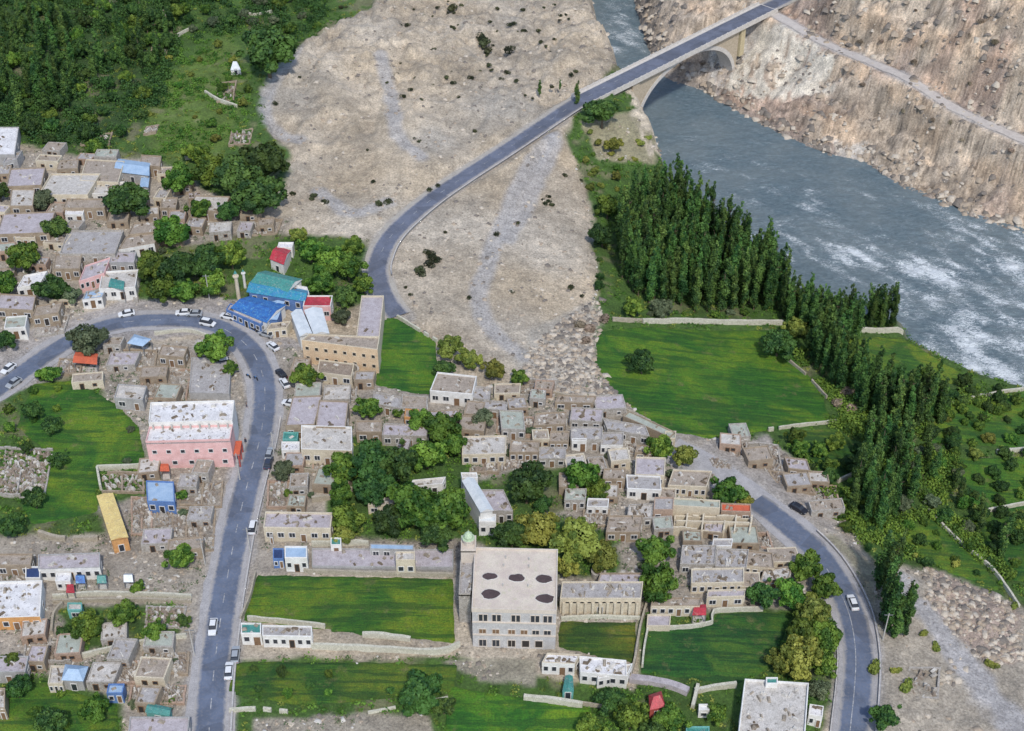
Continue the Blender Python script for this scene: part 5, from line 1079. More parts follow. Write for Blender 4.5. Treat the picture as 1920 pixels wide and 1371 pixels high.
quarter([(0,300),(100,280),(300,320),(440,390),(520,430),(300,460),(240,560),(60,620),(-20,640)], 30, 3, 'the north west village')
quarter([(200,640),(440,645),(450,750),(400,760),(240,760),(120,700)], 6, 4, 'the bend plots')
quarter([(250,880),(430,880),(390,1070),(250,1070),(240,950)], 6, 5, 'the roadside yards')
quarter([(0,1180),(130,1180),(370,1200),(350,1371),(120,1280),(0,1270)], 9, 6, 'the lower left village')
quarter([(500,850),(640,850),(620,960),(500,960)], 5, 7, 'the roadside strip')
quarter([(1340,820),(1440,820),(1570,930),(1560,1000),(1500,930),(1420,900)], 6, 8, 'the lane ruins')
quarter([(560,660),(700,700),(660,760),(540,760)], 6, 9, 'the sand block yards')
# ---------------------------------------------------------------- foliage
def leaf_mat(name, c, c2, val=.35):
    m, t, N, L, B = nt(name); oi = N.new('ShaderNodeObjectInfo'); a = N.new('ShaderNodeAttribute'); a.attribute_name = 'tone'
    k = mixc(N, L, a.outputs['Fac'], c, c2)
    g = N.new('ShaderNodeMapRange'); L.new(oi.outputs['Random'], g.inputs[0]); g.inputs[3].default_value = 1-val; g.inputs[4].default_value = 1+val
    k = mixc(N, L, 1.0, k, g.outputs[0], 'MULTIPLY'); hs = N.new('ShaderNodeHueSaturation'); g2 = N.new('ShaderNodeMapRange')
    r2 = mth(N, L, 'FRACT', mth(N, L, 'MULTIPLY', oi.outputs['Random'], 7.3), 0); L.new(r2, g2.inputs[0]); g2.inputs[3].default_value = .475; g2.inputs[4].default_value = .52
    L.new(g2.outputs[0], hs.inputs['Hue']); L.new(k, hs.inputs['Color']); L.new(hs.outputs[0], B.inputs['Base Color']); B.inputs['Roughness'].default_value = .65
    B.inputs['Specular IOR Level'].default_value = .25; return m
LF = {'dark': leaf_mat('dark_leaves', (.018,.052,.014), (.060,.120,.024)), 'mid': leaf_mat('green_leaves', (.032,.085,.012), (.125,.215,.030)),
      'olive': leaf_mat('olive_leaves', (.080,.110,.020), (.210,.235,.045)), 'poplar': leaf_mat('poplar_leaves', (.020,.060,.016), (.080,.155,.032)), 'grey': leaf_mat('grey_green_leaves', (.06,.085,.045), (.12,.15,.08)),
      'scrub': leaf_mat('dark_scrub_leaves', (.022,.030,.014), (.060,.070,.030)), 'dry': leaf_mat('dry_brush', (.16,.13,.09), (.26,.21,.15))}
BARK = M('bark', (.16,.12,.08), (.10,.08,.05), 3.0)
def leaves(P, Nn, size, r):
    """one small bent quad per point, facing roughly outward"""
    n = len(P); d = Nn+r.normal(0, .55, (n, 3)); d /= np.linalg.norm(d, axis=1)[:, None]+1e-9
    t = np.cross(d, r.normal(0, 1, (n, 3))); t /= np.linalg.norm(t, axis=1)[:, None]+1e-9; b = np.cross(d, t)
    s = size*r.uniform(.6, 1.35, (n, 1)); V = np.stack([P-t*s-b*s*.7, P+t*s-b*s*.7, P+t*s*.8+b*s*.7, P-t*s*.8+b*s*.7], 1).reshape(-1, 3)
    return V, np.arange(4*n).reshape(n, 4)
def crown_mesh(name, lobes, n, size, seed, mat, parent, shell=.72):
    r = np.random.default_rng(seed); w = np.array([l[3]**2 for l in lobes]); w = w/w.sum(); k = r.choice(len(lobes), n, p=w); Lb = np.array(lobes)[k]
    d = r.normal(0, 1, (n, 3)); d /= np.linalg.norm(d, axis=1)[:, None]; rad = r.uniform(shell, 1.04, (n, 1))**.8
    rad *= 1+.22*(fbm(d[:, 0]*2.2+k, d[:, 1]*2.2+d[:, 2]*1.7, 3, seed)[:, None]-.5)*2
    P = Lb[:, :3]+d*rad*Lb[:, 3:4]*np.stack([np.ones(n), np.ones(n), Lb[:, 4]], -1)
    V, F = leaves(P, d, size, r); tone = np.clip(.5+(fbm(P[:, 0]*.9+seed, P[:, 1]*.9+P[:, 2]*.8, 3, seed+3)-.5)*3.4+r.normal(0, .18, n), 0, 1)
    return npmesh(name, V, F, mat, {'tone': np.repeat(tone, 4)}, parent=parent)
def trunk_mesh(h, r0, limbs, seed, parent, spread):
    r = random.Random(seed); mb = MB(); mb.tube((0,0,-.8), (r.uniform(-.2,.2), r.uniform(-.2,.2), h), r0, r0*.5, 7, cap=False)
    for i in range(limbs):
        a = 2*math.pi*i/limbs+r.uniform(-.4,.4); z = h*r.uniform(.45, .95); mb.tube((0,0,z), (math.cos(a)*spread, math.sin(a)*spread, z+spread*r.uniform(.6, 1.0)), r0*.45, r0*.14, 5, cap=False)
    mb.build('trunk', BARK, parent)
def make_broad(seed, mat, flat=.8, nm='broadleaf_tree'):
    """unit broadleaf, crown radius 1 x 4 m, centre 5 m up"""
    r = random.Random(seed); root = empty(nm, (0,0,0)); lobes = [(0, 0, 3.7, 2.3, .95)]; ex = r.uniform(.8, 1.15)
    for i in range(24):
        a = r.uniform(0, 6.28); q = r.uniform(.9, 3.3)**1.0; lobes.append((math.cos(a)*q*ex, math.sin(a)*q/ex, 3.5+r.uniform(-1.9, 2.6)*(1.15-q/4.5), r.uniform(.45, 1.25), r.uniform(.7, 1)))
    crown_mesh('crown', lobes, 5200, .20, seed, LF[mat], root); trunk_mesh(2.6, .28, 6, seed, root, 1.7); return root
def make_poplar(seed, mat):
    r = random.Random(seed); root = empty('poplar_tree', (0,0,0)); lobes = []; lx, ly = r.uniform(-.05,.05), r.uniform(-.05,.05); hh = 18+r.uniform(-1, 1)
    for i in range(17):
        u = i/16; rr = .95*math.sin(math.pi*(0.12+.86*u)**.8)**.7+.15; a = r.uniform(0, 6.28); lobes.append((math.cos(a)*.4+lx*u*hh, math.sin(a)*.4+ly*u*hh, 1.5+u*(hh-3), max(.35, rr*r.uniform(.75, 1.15)), 1.5))
    crown_mesh('crown', lobes, 2600, .17, seed, LF[mat], root, .45); trunk_mesh(hh*.7, .2, 5, seed, root, .8); return root
def make_shrub(seed, mat, nm='shrub', n=420):
    r = random.Random(seed); root = empty(nm, (0,0,0)); lobes = [(r.uniform(-.5,.5), r.uniform(-.5,.5), .5+r.uniform(-.2,.3), r.uniform(.4,.75), .8) for _ in range(5)]
    crown_mesh('foliage', lobes, n, .12, seed, LF[mat], root); mb = MB()
    for i in range(4): mb.tube((0,0,-.2), (r.uniform(-.5,.5), r.uniform(-.5,.5), .6), .06, .02, 4, cap=False)
    mb.build('stem', BARK, root); return root
PROTO = {'dark': [make_broad(i, 'dark') for i in (1, 2, 3)], 'mid': [make_broad(i, 'mid') for i in (4, 5, 6)], 'olive': [make_broad(i, 'olive') for i in (7, 8)], 'grey': [make_broad(9, 'grey')],
         'poplar': [make_poplar(i, 'poplar') for i in (11, 12, 13, 14, 15, 16)], 'fdark': [make_broad(i, 'dark', nm='small_broadleaf_tree') for i in (31, 32)], 'fmid': [make_broad(i, 'mid', nm='small_broadleaf_tree') for i in (33, 34)], 'fgrey': [make_broad(35, 'grey', nm='small_broadleaf_tree')], 'folive': [make_broad(36, 'olive', nm='small_broadleaf_tree')], 'shrub': [make_shrub(i, 'scrub') for i in (21, 22)], 'bush': [make_shrub(23, 'olive', n=600)], 'dry': [make_shrub(24, 'dry', 'dry_bush')]}  # f kinds: small broadleaf trees for orchards, lanes, meadow and scrub alike
USED = set()
def plant(kind, p, s, sz, lab, cat, grp=None, rr=None):
    rr = rr or random; pr = PROTO[kind]; src = pr[rr.randrange(len(pr))]
    if src.name not in USED: USED.add(src.name); o = src
    else:
        o = src.copy(); COL.objects.link(o)
        for ch in src.children: c = ch.copy(); c.parent = o; COL.objects.link(c)
    o.location = p; o.rotation_euler = (0, 0, rr.uniform(0, 6.28)); o.scale = (s*rr.uniform(.93, 1.07), s*rr.uniform(.93, 1.07), sz)
    for k in ('label', 'category', 'group'):
        if k in o: del o[k]
    tag(o, lab, cat, grp); return o
def crownat(px, py, rpx, kind, lab, tall=1.0, grp=None):
    """broadleaf whose crown is centred on a pixel with this crown radius in pixels"""
    p = g3(px, py); z = float(hgt(*p))
    for _ in range(8):
        dep = (p[1]*cp+(CAM_H-z)*sp); s = rpx*dep/FPX/4.0; hc = 3.7*s*tall; q = onz(px, py, z+hc); p = q; z = .5*z+.5*float(hgt(*p))
    return plant(kind, (p[0], p[1], float(hgt(*p))), s, s*tall, lab, 'tree', grp)
T = [
 (500,92,58,'dark','very big dark round tree at the forest edge above the fan'),(237,372,46,'dark','big dark green round tree in the upper left village'),(372,392,24,'mid','round tree right of the big dark one near the fan edge'),
 (105,427,28,'dark','narrow dark tree beside the wide brownish roof'),(78,372,24,'grey','greyish tree in front of the big pale roof'),(45,482,34,'mid','bright round twin crowned tree at the upper left'),(8,532,28,'mid','green tree at the left edge below the twin crowned one'),
 (-4,358,22,'dark','dark tree cut by the left edge in the upper village'),(318,432,32,'mid','round tree above the tree park'),(100,540,36,'dark','very dark tree left of the salmon brick shop'),(130,552,22,'grey','brownish tree touching the very dark one'),
 (210,487,13,'mid','little tree between the houses above the salmon shop'),(8,636,22,'dark','dark tree at the left edge above the road'),(162,632,38,'grey','round olive green tree standing over the road above the orange canopy'),
 (402,650,36,'mid','tree inside the upper road bend, upper one of two'),(432,690,17,'mid','narrow tree inside the upper road bend, lower one of two'),
 (440,330,48,'dark','left crown of the dark tree lobe beside the fan'),(498,300,48,'dark','right upper crown of the dark tree lobe beside the fan'),(482,366,46,'dark','lower crown of the dark tree lobe beside the fan'),(395,318,38,'mid','green tree left of the dark tree lobe'),(335,335,34,'mid','green tree under the upper meadow'),(425,395,24,'dark','small crown at the bottom tip of the dark lobe'),(365,285,26,'mid','tree on the lower edge of the upper meadow'),
 (285,498,34,'mid','leftmost crown of the tree park'),(335,500,38,'dark','second crown in the tree park from its left side'),(300,540,32,'mid','lower left crown of the tree park by the road'),(385,490,38,'dark','middle upper crown of the tree park'),(432,478,32,'mid','park crown just left of the crimson roof'),(345,545,28,'mid','park crown nearest the road'),(400,528,30,'mid','park crown left of the minarets'),
 (582,468,28,'mid','park crown right of the crimson roof'),(618,488,34,'mid','tall park crown between crimson and scarlet roofs'),(602,530,28,'mid','park crown right above the scarlet roof'),(652,498,32,'mid','park crown near the fan road'),(682,532,24,'mid','small park crown touching the fan road'),(645,555,26,'dark','park crown left of the bare concrete block'),(662,462,22,'mid','top right park crown below the fan'),(560,440,18,'olive','small olive crown above the crimson roof'),
 (640,592,18,'grey','greyish tree between the scarlet roof and the concrete block'),
 (575,705,28,'mid','tree below the sand coloured block near the parked cars'),(530,880,24,'grey','dull green tree right of the main road below the parked pair'),(335,1046,28,'mid','tree on the left verge of the main road above the lane'),(345,1165,15,'dark','small dark tree at the left verge near the low walls'),(342,928,12,'mid','small tree at the left verge below the pink building'),
 (645,880,38,'mid','left crown of the central tree clump beside the orange front'),(695,868,44,'dark','second crown of the central clump'),(745,865,44,'dark','third crown of the central clump'),(700,915,38,'dark','lower crown of the central clump'),(640,925,26,'mid','lower left crown of the central clump'),(800,850,36,'mid','right crown of the central clump'),
 (830,800,38,'mid','crown right below the white fronted house'),(795,788,30,'mid','crown left below the white fronted house'),(850,832,26,'mid','crown left of the wide cream fronted house'),(905,782,24,'grey','grey green crown right below the white fronted house'),(690,765,28,'mid','crown left of the little orange brick house'),(745,772,14,'mid','small bush like crown by the orange brick house'),
 (775,945,52,'mid','big left crown of the dark clump left of the long white hall'),(835,955,52,'mid','big right crown of the dark clump left of the long white hall'),(740,975,36,'dark','low left crown of the clump above the pale blue roof'),(820,1000,34,'dark','low crown of the clump above the long grey yard'),
 (650,970,34,'mid','crown right of the wide cluttered roof house'),(642,1002,22,'olive','small olive crown at the gate post house'),(988,908,48,'dark','big dark blue green crown right of the long white hall'),(1015,945,22,'dark','small dark crown under the big blue green one'),
 (1088,888,36,'mid','bright green garden crown in the village middle'),(1120,915,24,'mid','small crown right of the bright garden crown'),(960,1000,36,'dark','dull crown behind the beige building'),(1012,988,44,'olive','olive crown behind the right corner of the beige building'),(1082,1008,54,'olive','biggest yellow olive crown behind the beige building'),(1132,1040,34,'olive','right lower yellow olive crown near the well head'),(1062,1062,24,'olive','small olive crown against the beige building'),
 (1230,1030,36,'mid','upper one of two dark trees at the top of the narrow lane'),(1236,1090,38,'mid','lower one of two dark trees at the top of the narrow lane'),(1236,840,28,'mid','tree at the tip of the long greenish roof'),(1282,852,24,'olive','olive tree right of the greenish roof end'),(1362,922,34,'mid','wide tree above the sand compound beside the east road'),(1395,938,18,'olive','small tree at the east road edge'),
 (1430,1112,32,'dark','dark tree left of the east road orchard'),(1482,1112,34,'mid','crown at the upper left of the east road orchard'),(1512,1062,36,'mid','crown overhanging the east road at its upper bend'),(1545,1098,30,'mid','crown at the inner edge of the east road'),(1525,1145,38,'olive','olive crown in the east road orchard'),(1545,1190,34,'mid','crown by the kerb of the east road'),(1500,1180,32,'mid','inner crown of the east road orchard'),(1500,1232,44,'olive','big yellow green crown behind the square house'),(1462,1240,26,'olive','small yellow green crown beside the dark field'),(1545,1245,30,'mid','lower crown by the kerb of the east road'),(1535,1290,26,'grey','dull crown right behind the square house'),
 (782,1300,46,'dark','big dark tree standing in the lower central fields'),(832,1322,24,'dark','small dark tree right of the big one in the lower fields'),(1205,680,30,'dark','dark round tree standing alone in the big green field'),(1130,206,34,'dark','dark round tree below the road at the bridge'),
 (842,650,26,'olive','olive bush tree at the corner of the small square field'),(880,672,24,'olive','olive brown bush below the gravel fan'),(925,690,24,'olive','green bush at the foot of the gravel fan'),(972,708,18,'mid','last small bush at the foot of the gravel fan'),(835,690,20,'dark','dark bush at the right edge of the small square field'),(790,620,1,'dark','')
 ,(1145,1312,28,'dark','dark crown below the courtyard house'),(1182,1342,36,'mid','big crown left of the crimson tent roof'),(1262,1348,32,'mid','crown right of the crimson tent roof'),(1228,1370,26,'dark','crown at the bottom edge below the crimson tent roof'),(1345,1340,22,'mid','crown left of the square house'),(1110,1362,26,'mid','crown at the bottom edge right of the bright field'),
 (1660,1342,32,'dark','dark tree beside the lower east road in the quarry'),(1460,642,36,'dark','dark shadowy tree at the right corner of the big field'),(1492,612,24,'olive','orange tinged bush where the two white walls meet'),(1240,575,24,'grey','pale grey green tree at the foot of the poplar grove'),(1185,575,22,'mid','bush at the foot of the poplar grove near the moraine'),
 (232,1150,28,'mid','left crown in the lower left garden'),(160,1172,30,'mid','crown at the left end of the lower left garden'),(288,1182,24,'mid','right crown in the lower left garden'),(258,1100,14,'mid','bush above the lane walls'),(120,1185,16,'dark','dark bush by the curved mud wall'),
 (60,770,22,'dark','dark bush at the corner of the left green field'),(95,800,22,'dark','dark bush inside the left green field'),(110,860,22,'dark','dark crown right of the big pale lot'),(65,935,24,'dark','dark bush below the big pale lot'),(90,700,22,'mid','bush beside the left road end'),(20,985,26,'dark','dark crown at the left edge below the pale lot'),
 (20,1240,20,'mid','small crown at the left edge in the rubble'),(30,1290,26,'dark','dark crown in the lower left corner field'),(175,1330,30,'mid','crown in the lower left corner field'),(90,1350,34,'dark','dark crown at the bottom left'),
 (1140,385,26,'mid','tree at the left edge of the poplar grove'),(1130,440,26,'dark','dark tree at the left edge of the poplar grove'),(1150,270,18,'olive','olive bush below the bridge tree'),(1195,610,1,'dark','')]
for px, py, r_, k, l in T:
    if r_ > 2: crownat(px, py, r_*1.08, k, l, random.uniform(.88, 1.15))
def scatter(poly, n, seed, mind):
    P = np.array(poly, float); r = np.random.default_rng(seed); out = []; tries = 0
    while len(out) < n and tries < n*60:
        tries += 1; a = r.uniform(P[:, 0].min(), P[:, 0].max()); b = r.uniform(P[:, 1].min(), P[:, 1].max())
        if not inpoly(np.array([a]), np.array([b]), P)[0]: continue
        q = g3(a, b)
        if any((q[0]-o[0])**2+(q[1]-o[1])**2 < mind**2 for o in out): continue
        out.append(q)
    SC.clear(); SC.extend(out); return out
SC = []
def where(q):
    A = np.array(SC); x0, y0 = A.min(0); x1, y1 = A.max(0); u = (q[0]-x0)/(x1-x0+.01); v = (q[1]-y0)/(y1-y0+.01)
    a = ('near', 'lower', 'upper', 'far')[int(min(3, v*4))]; b = ('left', 'centre left', 'centre right', 'right')[int(min(3, u*4))]
    return a+' '+b
rt = random.Random(5)
def poplars(poly, n, seed, mind, hmin, hmax, lab, grp):
    for q in scatter(poly, n, seed, mind):
        h = rt.uniform(hmin, hmax)/18; hw_ = ('short', 'medium', 'tall')[int(min(2.99, 3*(h*18-hmin)/(hmax-hmin+.01)))]
        plant('poplar', (q[0], q[1], float(hgt(*q))), rt.uniform(.85, 1.2)*(.6+.4*h), h, hw_+' poplar at the '+where(q)+' of '+lab, 'tree', grp, rt)
# polygons are where the trunks stand
poplars([(1160,450),(1210,382),(1262,384),(1330,440),(1395,484),(1455,535),(1475,590),(1330,590),(1200,575),(1165,520)], 180, 3, 2.1, 15, 22, 'the dense grove beside the river', 'poplars of the river grove')
poplars([(1450,560),(1545,610),(1610,625),(1600,650),(1520,645),(1470,610)], 38, 4, 2.3, 12, 18, 'the grove tail along the river', 'poplars on the grove tail')
poplars([(1628,604),(1678,609),(1682,622),(1626,619)], 9, 5, 1.7, 14, 16, 'the clump by the river wall end', 'poplars at the river wall')
poplars([(1530,650),(1600,700),(1620,740),(1570,740),(1510,680)], 22, 6, 2.6, 13, 18, 'the belt right of the big field', 'poplars right of the big field')
poplars([(1610,740),(1760,760),(1760,800),(1650,810),(1600,770)], 34, 7, 2.7, 13, 18, 'the band below the river field', 'poplars in the band below the river field')
poplars([(1620,830),(1700,830),(1710,960),(1640,1000),(1590,960)], 34, 8, 2.9, 12, 18, 'the belt beside the ribbed orchards', 'poplars beside the orchards')
poplars([(1640,1080),(1665,1085),(1668,1190),(1645,1195)], 8, 9, 2.0, 15, 19, 'the dark row beside the east road', 'poplars beside the east road')
poplars([(1672,1130),(1700,1130),(1705,1205),(1675,1205)], 6, 10, 2.2, 9, 12, 'the short clump at the quarry edge', 'short poplars at the quarry edge')
poplars([(-60,60),(140,60),(150,200),(80,260),(-60,200)], 38, 11, 4.4, 13, 19, 'the upper left corner forest', 'poplars of the upper left forest')
poplars([(170,60),(330,50),(300,130),(180,160)], 14, 12, 5, 11, 16, 'the poplar stand within the upper left forest', 'poplars in the forest middle')
poplars([(1720,870),(1740,860),(1900,1040),(1880,1080)], 16, 13, 5, 8, 12, 'the ribbed orchards at the right edge', 'small poplars in the right orchards')
for px, py, h, l in [(1081,196,9,'single narrow poplar standing at the road before the bridge'),(1012,178,6,'thin dark tree above the road before the bridge'),(1050,168,4,'very small thin tree above the road near the bridge')]:
    q = g3(px, py); plant('poplar', (q[0], q[1], float(hgt(*q))), .8*h/9, h/18, l, 'tree')
def grove(poly, n, seed, mind, kinds, lab, grp, r0=2.2, r1=3.8):
    small_key = 'f' if r1 < 2.9 else ''
    for q in scatter(poly, n, seed, mind):
        if r1 < 2.9 and (any(math.hypot(q[0]-a, q[1]-b) < c+.6 for a, b, c in HC) or any(segdist(q[0:1], q[1:2], ROADS[k][0][:, :2])[0][0] < 5.5 for k in ('main', 'east', 'bridge'))): continue
        s = rt.uniform(r0, r1)/4; hw_ = ('small', 'medium', 'large')[int(min(2.99, 3*(s*4-r0)/(r1-r0+.01)))]; kk = rt.choice(kinds)
        plant(small_key+kk, (q[0], q[1], float(hgt(*q))-.4), s, s*rt.uniform(.85, 1.25), hw_+' '+{'dark': 'dark', 'mid': 'green', 'grey': 'greyish', 'olive': 'yellowish'}[kk]+' tree at the '+where(q)+' of '+lab, 'tree', grp, rt)
grove([(-80,-60),(330,-60),(330,60),(300,170),(270,240),(180,295),(60,270),(-80,230)], 100, 21, 5.0, ['dark', 'dark', 'mid'], 'the dense upper left forest', 'broad trees of the upper left forest')
grove([(330,-60),(640,-60),(610,50),(540,100),(440,60),(340,70)], 34, 22, 5.0, ['dark', 'mid', 'grey'], 'the top wood above the gravel fan', 'trees of the top wood', 1.8, 3.4)
grove([(300,90),(420,60),(470,180),(450,240),(380,290),(300,300),(280,200)], 16, 23, 7, ['mid', 'olive'], 'the upper left meadow', 'small trees of the upper meadow', 1.0, 2.2)
grove([(1500,655),(1640,690),(1880,730),(1760,770),(1600,720)], 22, 24, 4, ['mid', 'dark'], 'the scrub near the river field', 'low trees near the river field', 1.2, 2.4)
grove([(1480,830),(1620,850),(1620,1010),(1570,990),(1560,920),(1500,870)], 26, 25, 4, ['dark', 'mid', 'mid'], 'the wood left of the poplar belt', 'broad trees beside the poplar belt', 1.6, 3.0)
grove([(1690,840),(1790,850),(1840,1000),(1760,1000),(1680,960)], 22, 26, 4.5, ['mid', 'dark', 'grey'], 'the right hand orchard', 'fruit trees of the right orchard', 1.2, 2.3)
grove([(1640,720),(1780,740),(1860,850),(1760,860),(1640,830)], 22, 33, 5, ['dark', 'mid', 'mid'], 'the river field orchard', 'trees of the orchard under the river field', 1.3, 2.6)
grove([(1850,980),(1960,970),(1980,1090),(1900,1110),(1850,1040)], 14, 27, 4, ['mid', 'dark'], 'the right edge orchard', 'fruit trees at the right edge', 1.3, 2.4)
grove([(1600,1000),(1700,990),(1760,1060),(1650,1070)], 10, 28, 4, ['mid', 'dark'], 'the scrub above the quarry head', 'bushy trees above the quarry', 1.0, 2.0)
grove([(430,1250),(620,1260),(620,1310),(430,1300)], 12, 29, 4, ['mid', 'dark'], 'the rough lower field', 'bushes of the rough lower field', .8, 1.5)
grove([(1090,260),(1160,320),(1140,560),(1110,560),(1110,400)], 16, 30, 4, ['mid', 'olive', 'dark'], 'the strip between gravel fan and grove', 'scrub trees at the moraine edge', .9, 2.0)
grove([(1180,590),(1420,590),(1420,600),(1180,600)], 9, 31, 4, ['mid', 'grey'], 'the line behind the long white wall', 'little trees along the white wall', .8, 1.5)
grove([(1700,700),(1900,740),(1880,800),(1740,780)], 16, 41, 4, ['dark', 'mid'], 'the riverside strip', 'trees of the riverside strip', 1.2, 2.2)
grove([(1760,770),(1930,750),(1930,860),(1780,860)], 18, 51, 5, ['mid', 'dark', 'olive'], 'the upper right edge terraces', 'trees of the upper right terraces', 1.0, 2.3)
grove([(1780,880),(1930,870),(1930,1000),(1830,1000)], 18, 52, 4.5, ['mid', 'dark', 'dark'], 'the lower right edge terraces', 'trees of the lower right terraces', 1.0, 2.3)
grove([(1700,960),(1860,1030),(1890,1100),(1740,1050)], 8, 53, 5, ['mid', 'dark'], 'the plot above the quarry', 'trees above the quarry', .9, 1.8)
grove([(30,700),(140,720),(120,780),(50,860),(0,800)], 8, 42, 5, ['dark', 'mid'], 'the left field edge', 'trees of the left field edge', 1.0, 2.0)
grove([(500,790),(560,800),(640,850),(600,930),(500,940)], 8, 43, 4, ['mid', 'grey'], 'the main road gardens', 'small roadside garden trees', .9, 1.7)
grove([(900,730),(1250,800),(1440,1100),(1200,1100),(1180,900),(860,860)], 34, 44, 6, ['mid', 'grey', 'olive', 'mid'], 'the village centre lanes', 'small trees of the village lanes', .7, 1.5)
grove([(0,290),(420,370),(240,560),(0,640)], 22, 45, 6, ['mid', 'grey', 'dark'], 'the north west village lanes', 'small trees of the north west lanes', .7, 1.6)
grove([(200,640),(430,660),(400,1060),(240,1050)], 14, 46, 6, ['mid', 'grey'], 'the yards by the straight road', 'small trees of the roadside yards', .7, 1.3)
grove([(0,1180),(340,1200),(330,1371),(0,1371)], 16, 47, 6, ['mid', 'grey', 'dark'], 'the lower left village', 'small trees of the lower left village', .7, 1.6)
# shrubs dotted over bare ground
def shrubs(pts, kind, s0, s1, lab, grp):
    pts = list(pts); SC.clear(); SC.extend(g3(a, b) for a, b in pts)
    for a, b in pts:
        q = g3(a, b); s = rt.uniform(s0, s1); plant(kind, (q[0], q[1], float(hgt(*q))-.1), s, s*.8, ('small ', 'large ')[s > (s0+s1)/2]+lab+', '+where(q)+' part', 'shrub', grp, rt)
SH = [(535,62),(548,78),(663,78),(650,98),(655,110),(770,100),(742,142),(755,183),(812,163),(803,160),(757,280),(775,262),(785,267),(797,273),(688,283),(700,342),(778,326),(790,335),(806,358),(822,350),(890,248),(882,148),(850,157),(870,97),(850,55),(860,48),(905,90),(900,70),(912,105),(930,60),(948,135),(940,150),(965,45),(980,20),(700,30),(640,15),(745,45),(765,48),(790,40),(975,190),(985,180),(998,185),(1035,165),(562,145),(515,195),(840,25),(1010,60),(1030,100),(1020,15),(1050,30),(820,15),(870,35),(590,370),(550,365),(585,375),(610,380),(1075,110),(1060,60)]+[tuple(x) for x in np.random.default_rng(8).uniform((640,0),(1100,190),(70,2)) if x[0]-640 > x[1]*.3 and x[0] < 1095+x[1]*.2 and abs(x[1]-(191+(x[0]-1085)*-.66)) > 25]
shrubs(SH, 'shrub', .55, 1.15, 'dark shrub on the upper bare fan slope', 'shrubs of the upper fan')
shrubs([(712,384),(728,382),(785,508),(792,515),(800,475),(808,482),(815,490),(808,498)], 'shrub', 1.1, 1.7, 'dark oval shrub near the fan road bend', 'shrubs near the fan road bend')
shrubs([(1017,375),(1022,382),(1030,378),(1035,385),(1028,370),(960,548),(1071,541),(1091,555),(835,437),(762,540),(770,553),(930,440),(880,560),(970,420),(1090,340),(1060,330)], 'shrub', .6, 1.0, 'dark shrub on the lower gravel fan', 'shrubs of the lower fan')
shrubs([(905,85),(912,100),(900,75),(845,20),(955,95)], 'shrub', 1.6, 2.4, 'gully shrub on the upper fan', 'gully shrubs of the upper fan')
shrubs([tuple(x) for x in np.random.default_rng(3).uniform((1230,0),(1920,400),(50,2)) if x[1] < 130+.42*(x[0]-1300) and abs(x[1]-(20+.52*(x[0]-1440))) > 25 and x[1]<90+.33*(x[0]-1230) ], 'dry', .7, 1.5, 'dry bush beyond the river', 'dry bushes beyond the river')
shrubs([(1105,250),(1120,270),(1145,290),(1165,300),(1190,300),(1100,300),(1110,330),(1130,350),(1200,270),(1215,260)], 'bush', 1.0, 1.8, 'olive bush on the green slope under the bridge head', 'bushes under the bridge head')
shrubs([(1110,620),(1095,640),(1088,610),(1130,600)], 'dry', 1.6, 2.6, 'brown dry bush at the moraine foot', 'dry bushes at the moraine foot')
shrubs([(1575,760),(1590,745),(1600,775),(1570,720)], 'dry', 1.8, 2.6, 'pale bare bush beside the poplar belt', 'bare bushes by the poplar belt')
shrubs([(1712,1040),(1790,1060),(1755,1215),(1730,1190),(1860,1250),(1900,1140),(1700,1290),(1640,1255),(1680,1260)], 'bush', 1.0, 1.8, 'low scrub bush in the quarry', 'scrub bushes of the quarry')
for k, v in PROTO.items():
    for o in v:
        if o.name not in USED:
            for ch in list(o.children): bpy.data.objects.remove(ch)
            bpy.data.objects.remove(o)
# ---------------------------------------------------------------- ground cover and loose stones
r = np.random.default_rng(11); Xf, Yf, Zf, vf, uf, ff = X.ravel(), Y.ravel(), Z.ravel(), veg.ravel(), under.ravel(), flat.ravel()
pxx = Xf; inview = (Yf > 150) & (Yf < 620) & (np.abs(Xf) < 1.06*(96+.27*Yf))
cl = fbm(Xf/9, Yf/9, 3, 91)
def place_leaf(mask, n, per, rad, size, name, mat, hmax):
    idx_ = np.where(mask)[0]; idx_ = r.choice(idx_, n); sc = r.uniform(.5, 1.3, n)*rad; k = np.repeat(np.arange(n), per); d = r.normal(0, 1, (n*per, 3)); d /= np.linalg.norm(d, axis=1)[:, None]; d[:, 2] = np.abs(d[:, 2])
    P = np.stack([Xf[idx_], Yf[idx_], Zf[idx_]], -1)[k]+d*(sc[k]*r.uniform(.4, 1, n*per))[:, None]*np.array((1, 1, hmax)); P[:, :2] += r.normal(0, .3, (n*per, 2))
    V, F = leaves(P, d, size, r); tone = np.clip(np.repeat(r.uniform(0, 1, n), per)+r.normal(0, .15, n*per), 0, 1)
    o = npmesh(name, V, F, mat, {'tone': np.repeat(tone, 4)}); tag(o, kind='stuff'); return o
g_ = (vf > .7) & (uf < .05) & inview
tag(place_leaf(g_ & (cl > .42), 7000, 16, .8, .20, 'undergrowth', LF['mid'], .8), 'low green undergrowth between the trees and fields', 'undergrowth')
tag(place_leaf(g_ & (cl < .5), 2600, 16, .7, .18, 'undergrowth', LF['olive'], .7), 'yellowish low weeds in the rough green ground', 'undergrowth')
tag(place_leaf((uf > .5) & inview & (fbm(Xf/5, Yf/5, 3, 93) > .5) & (segdist(Xf, Yf, ROADS['main'][0][:, :2])[0] > 6) & (segdist(Xf, Yf, ROADS['east'][0][:, :2])[0] > 6) & (segdist(Xf, Yf, ROADS['bridge'][0][:, :2])[0] > 6), 2600, 12, .5, .16, 'weeds', LF['mid'], .5), 'taller weeds standing in the crop fields', 'weeds')
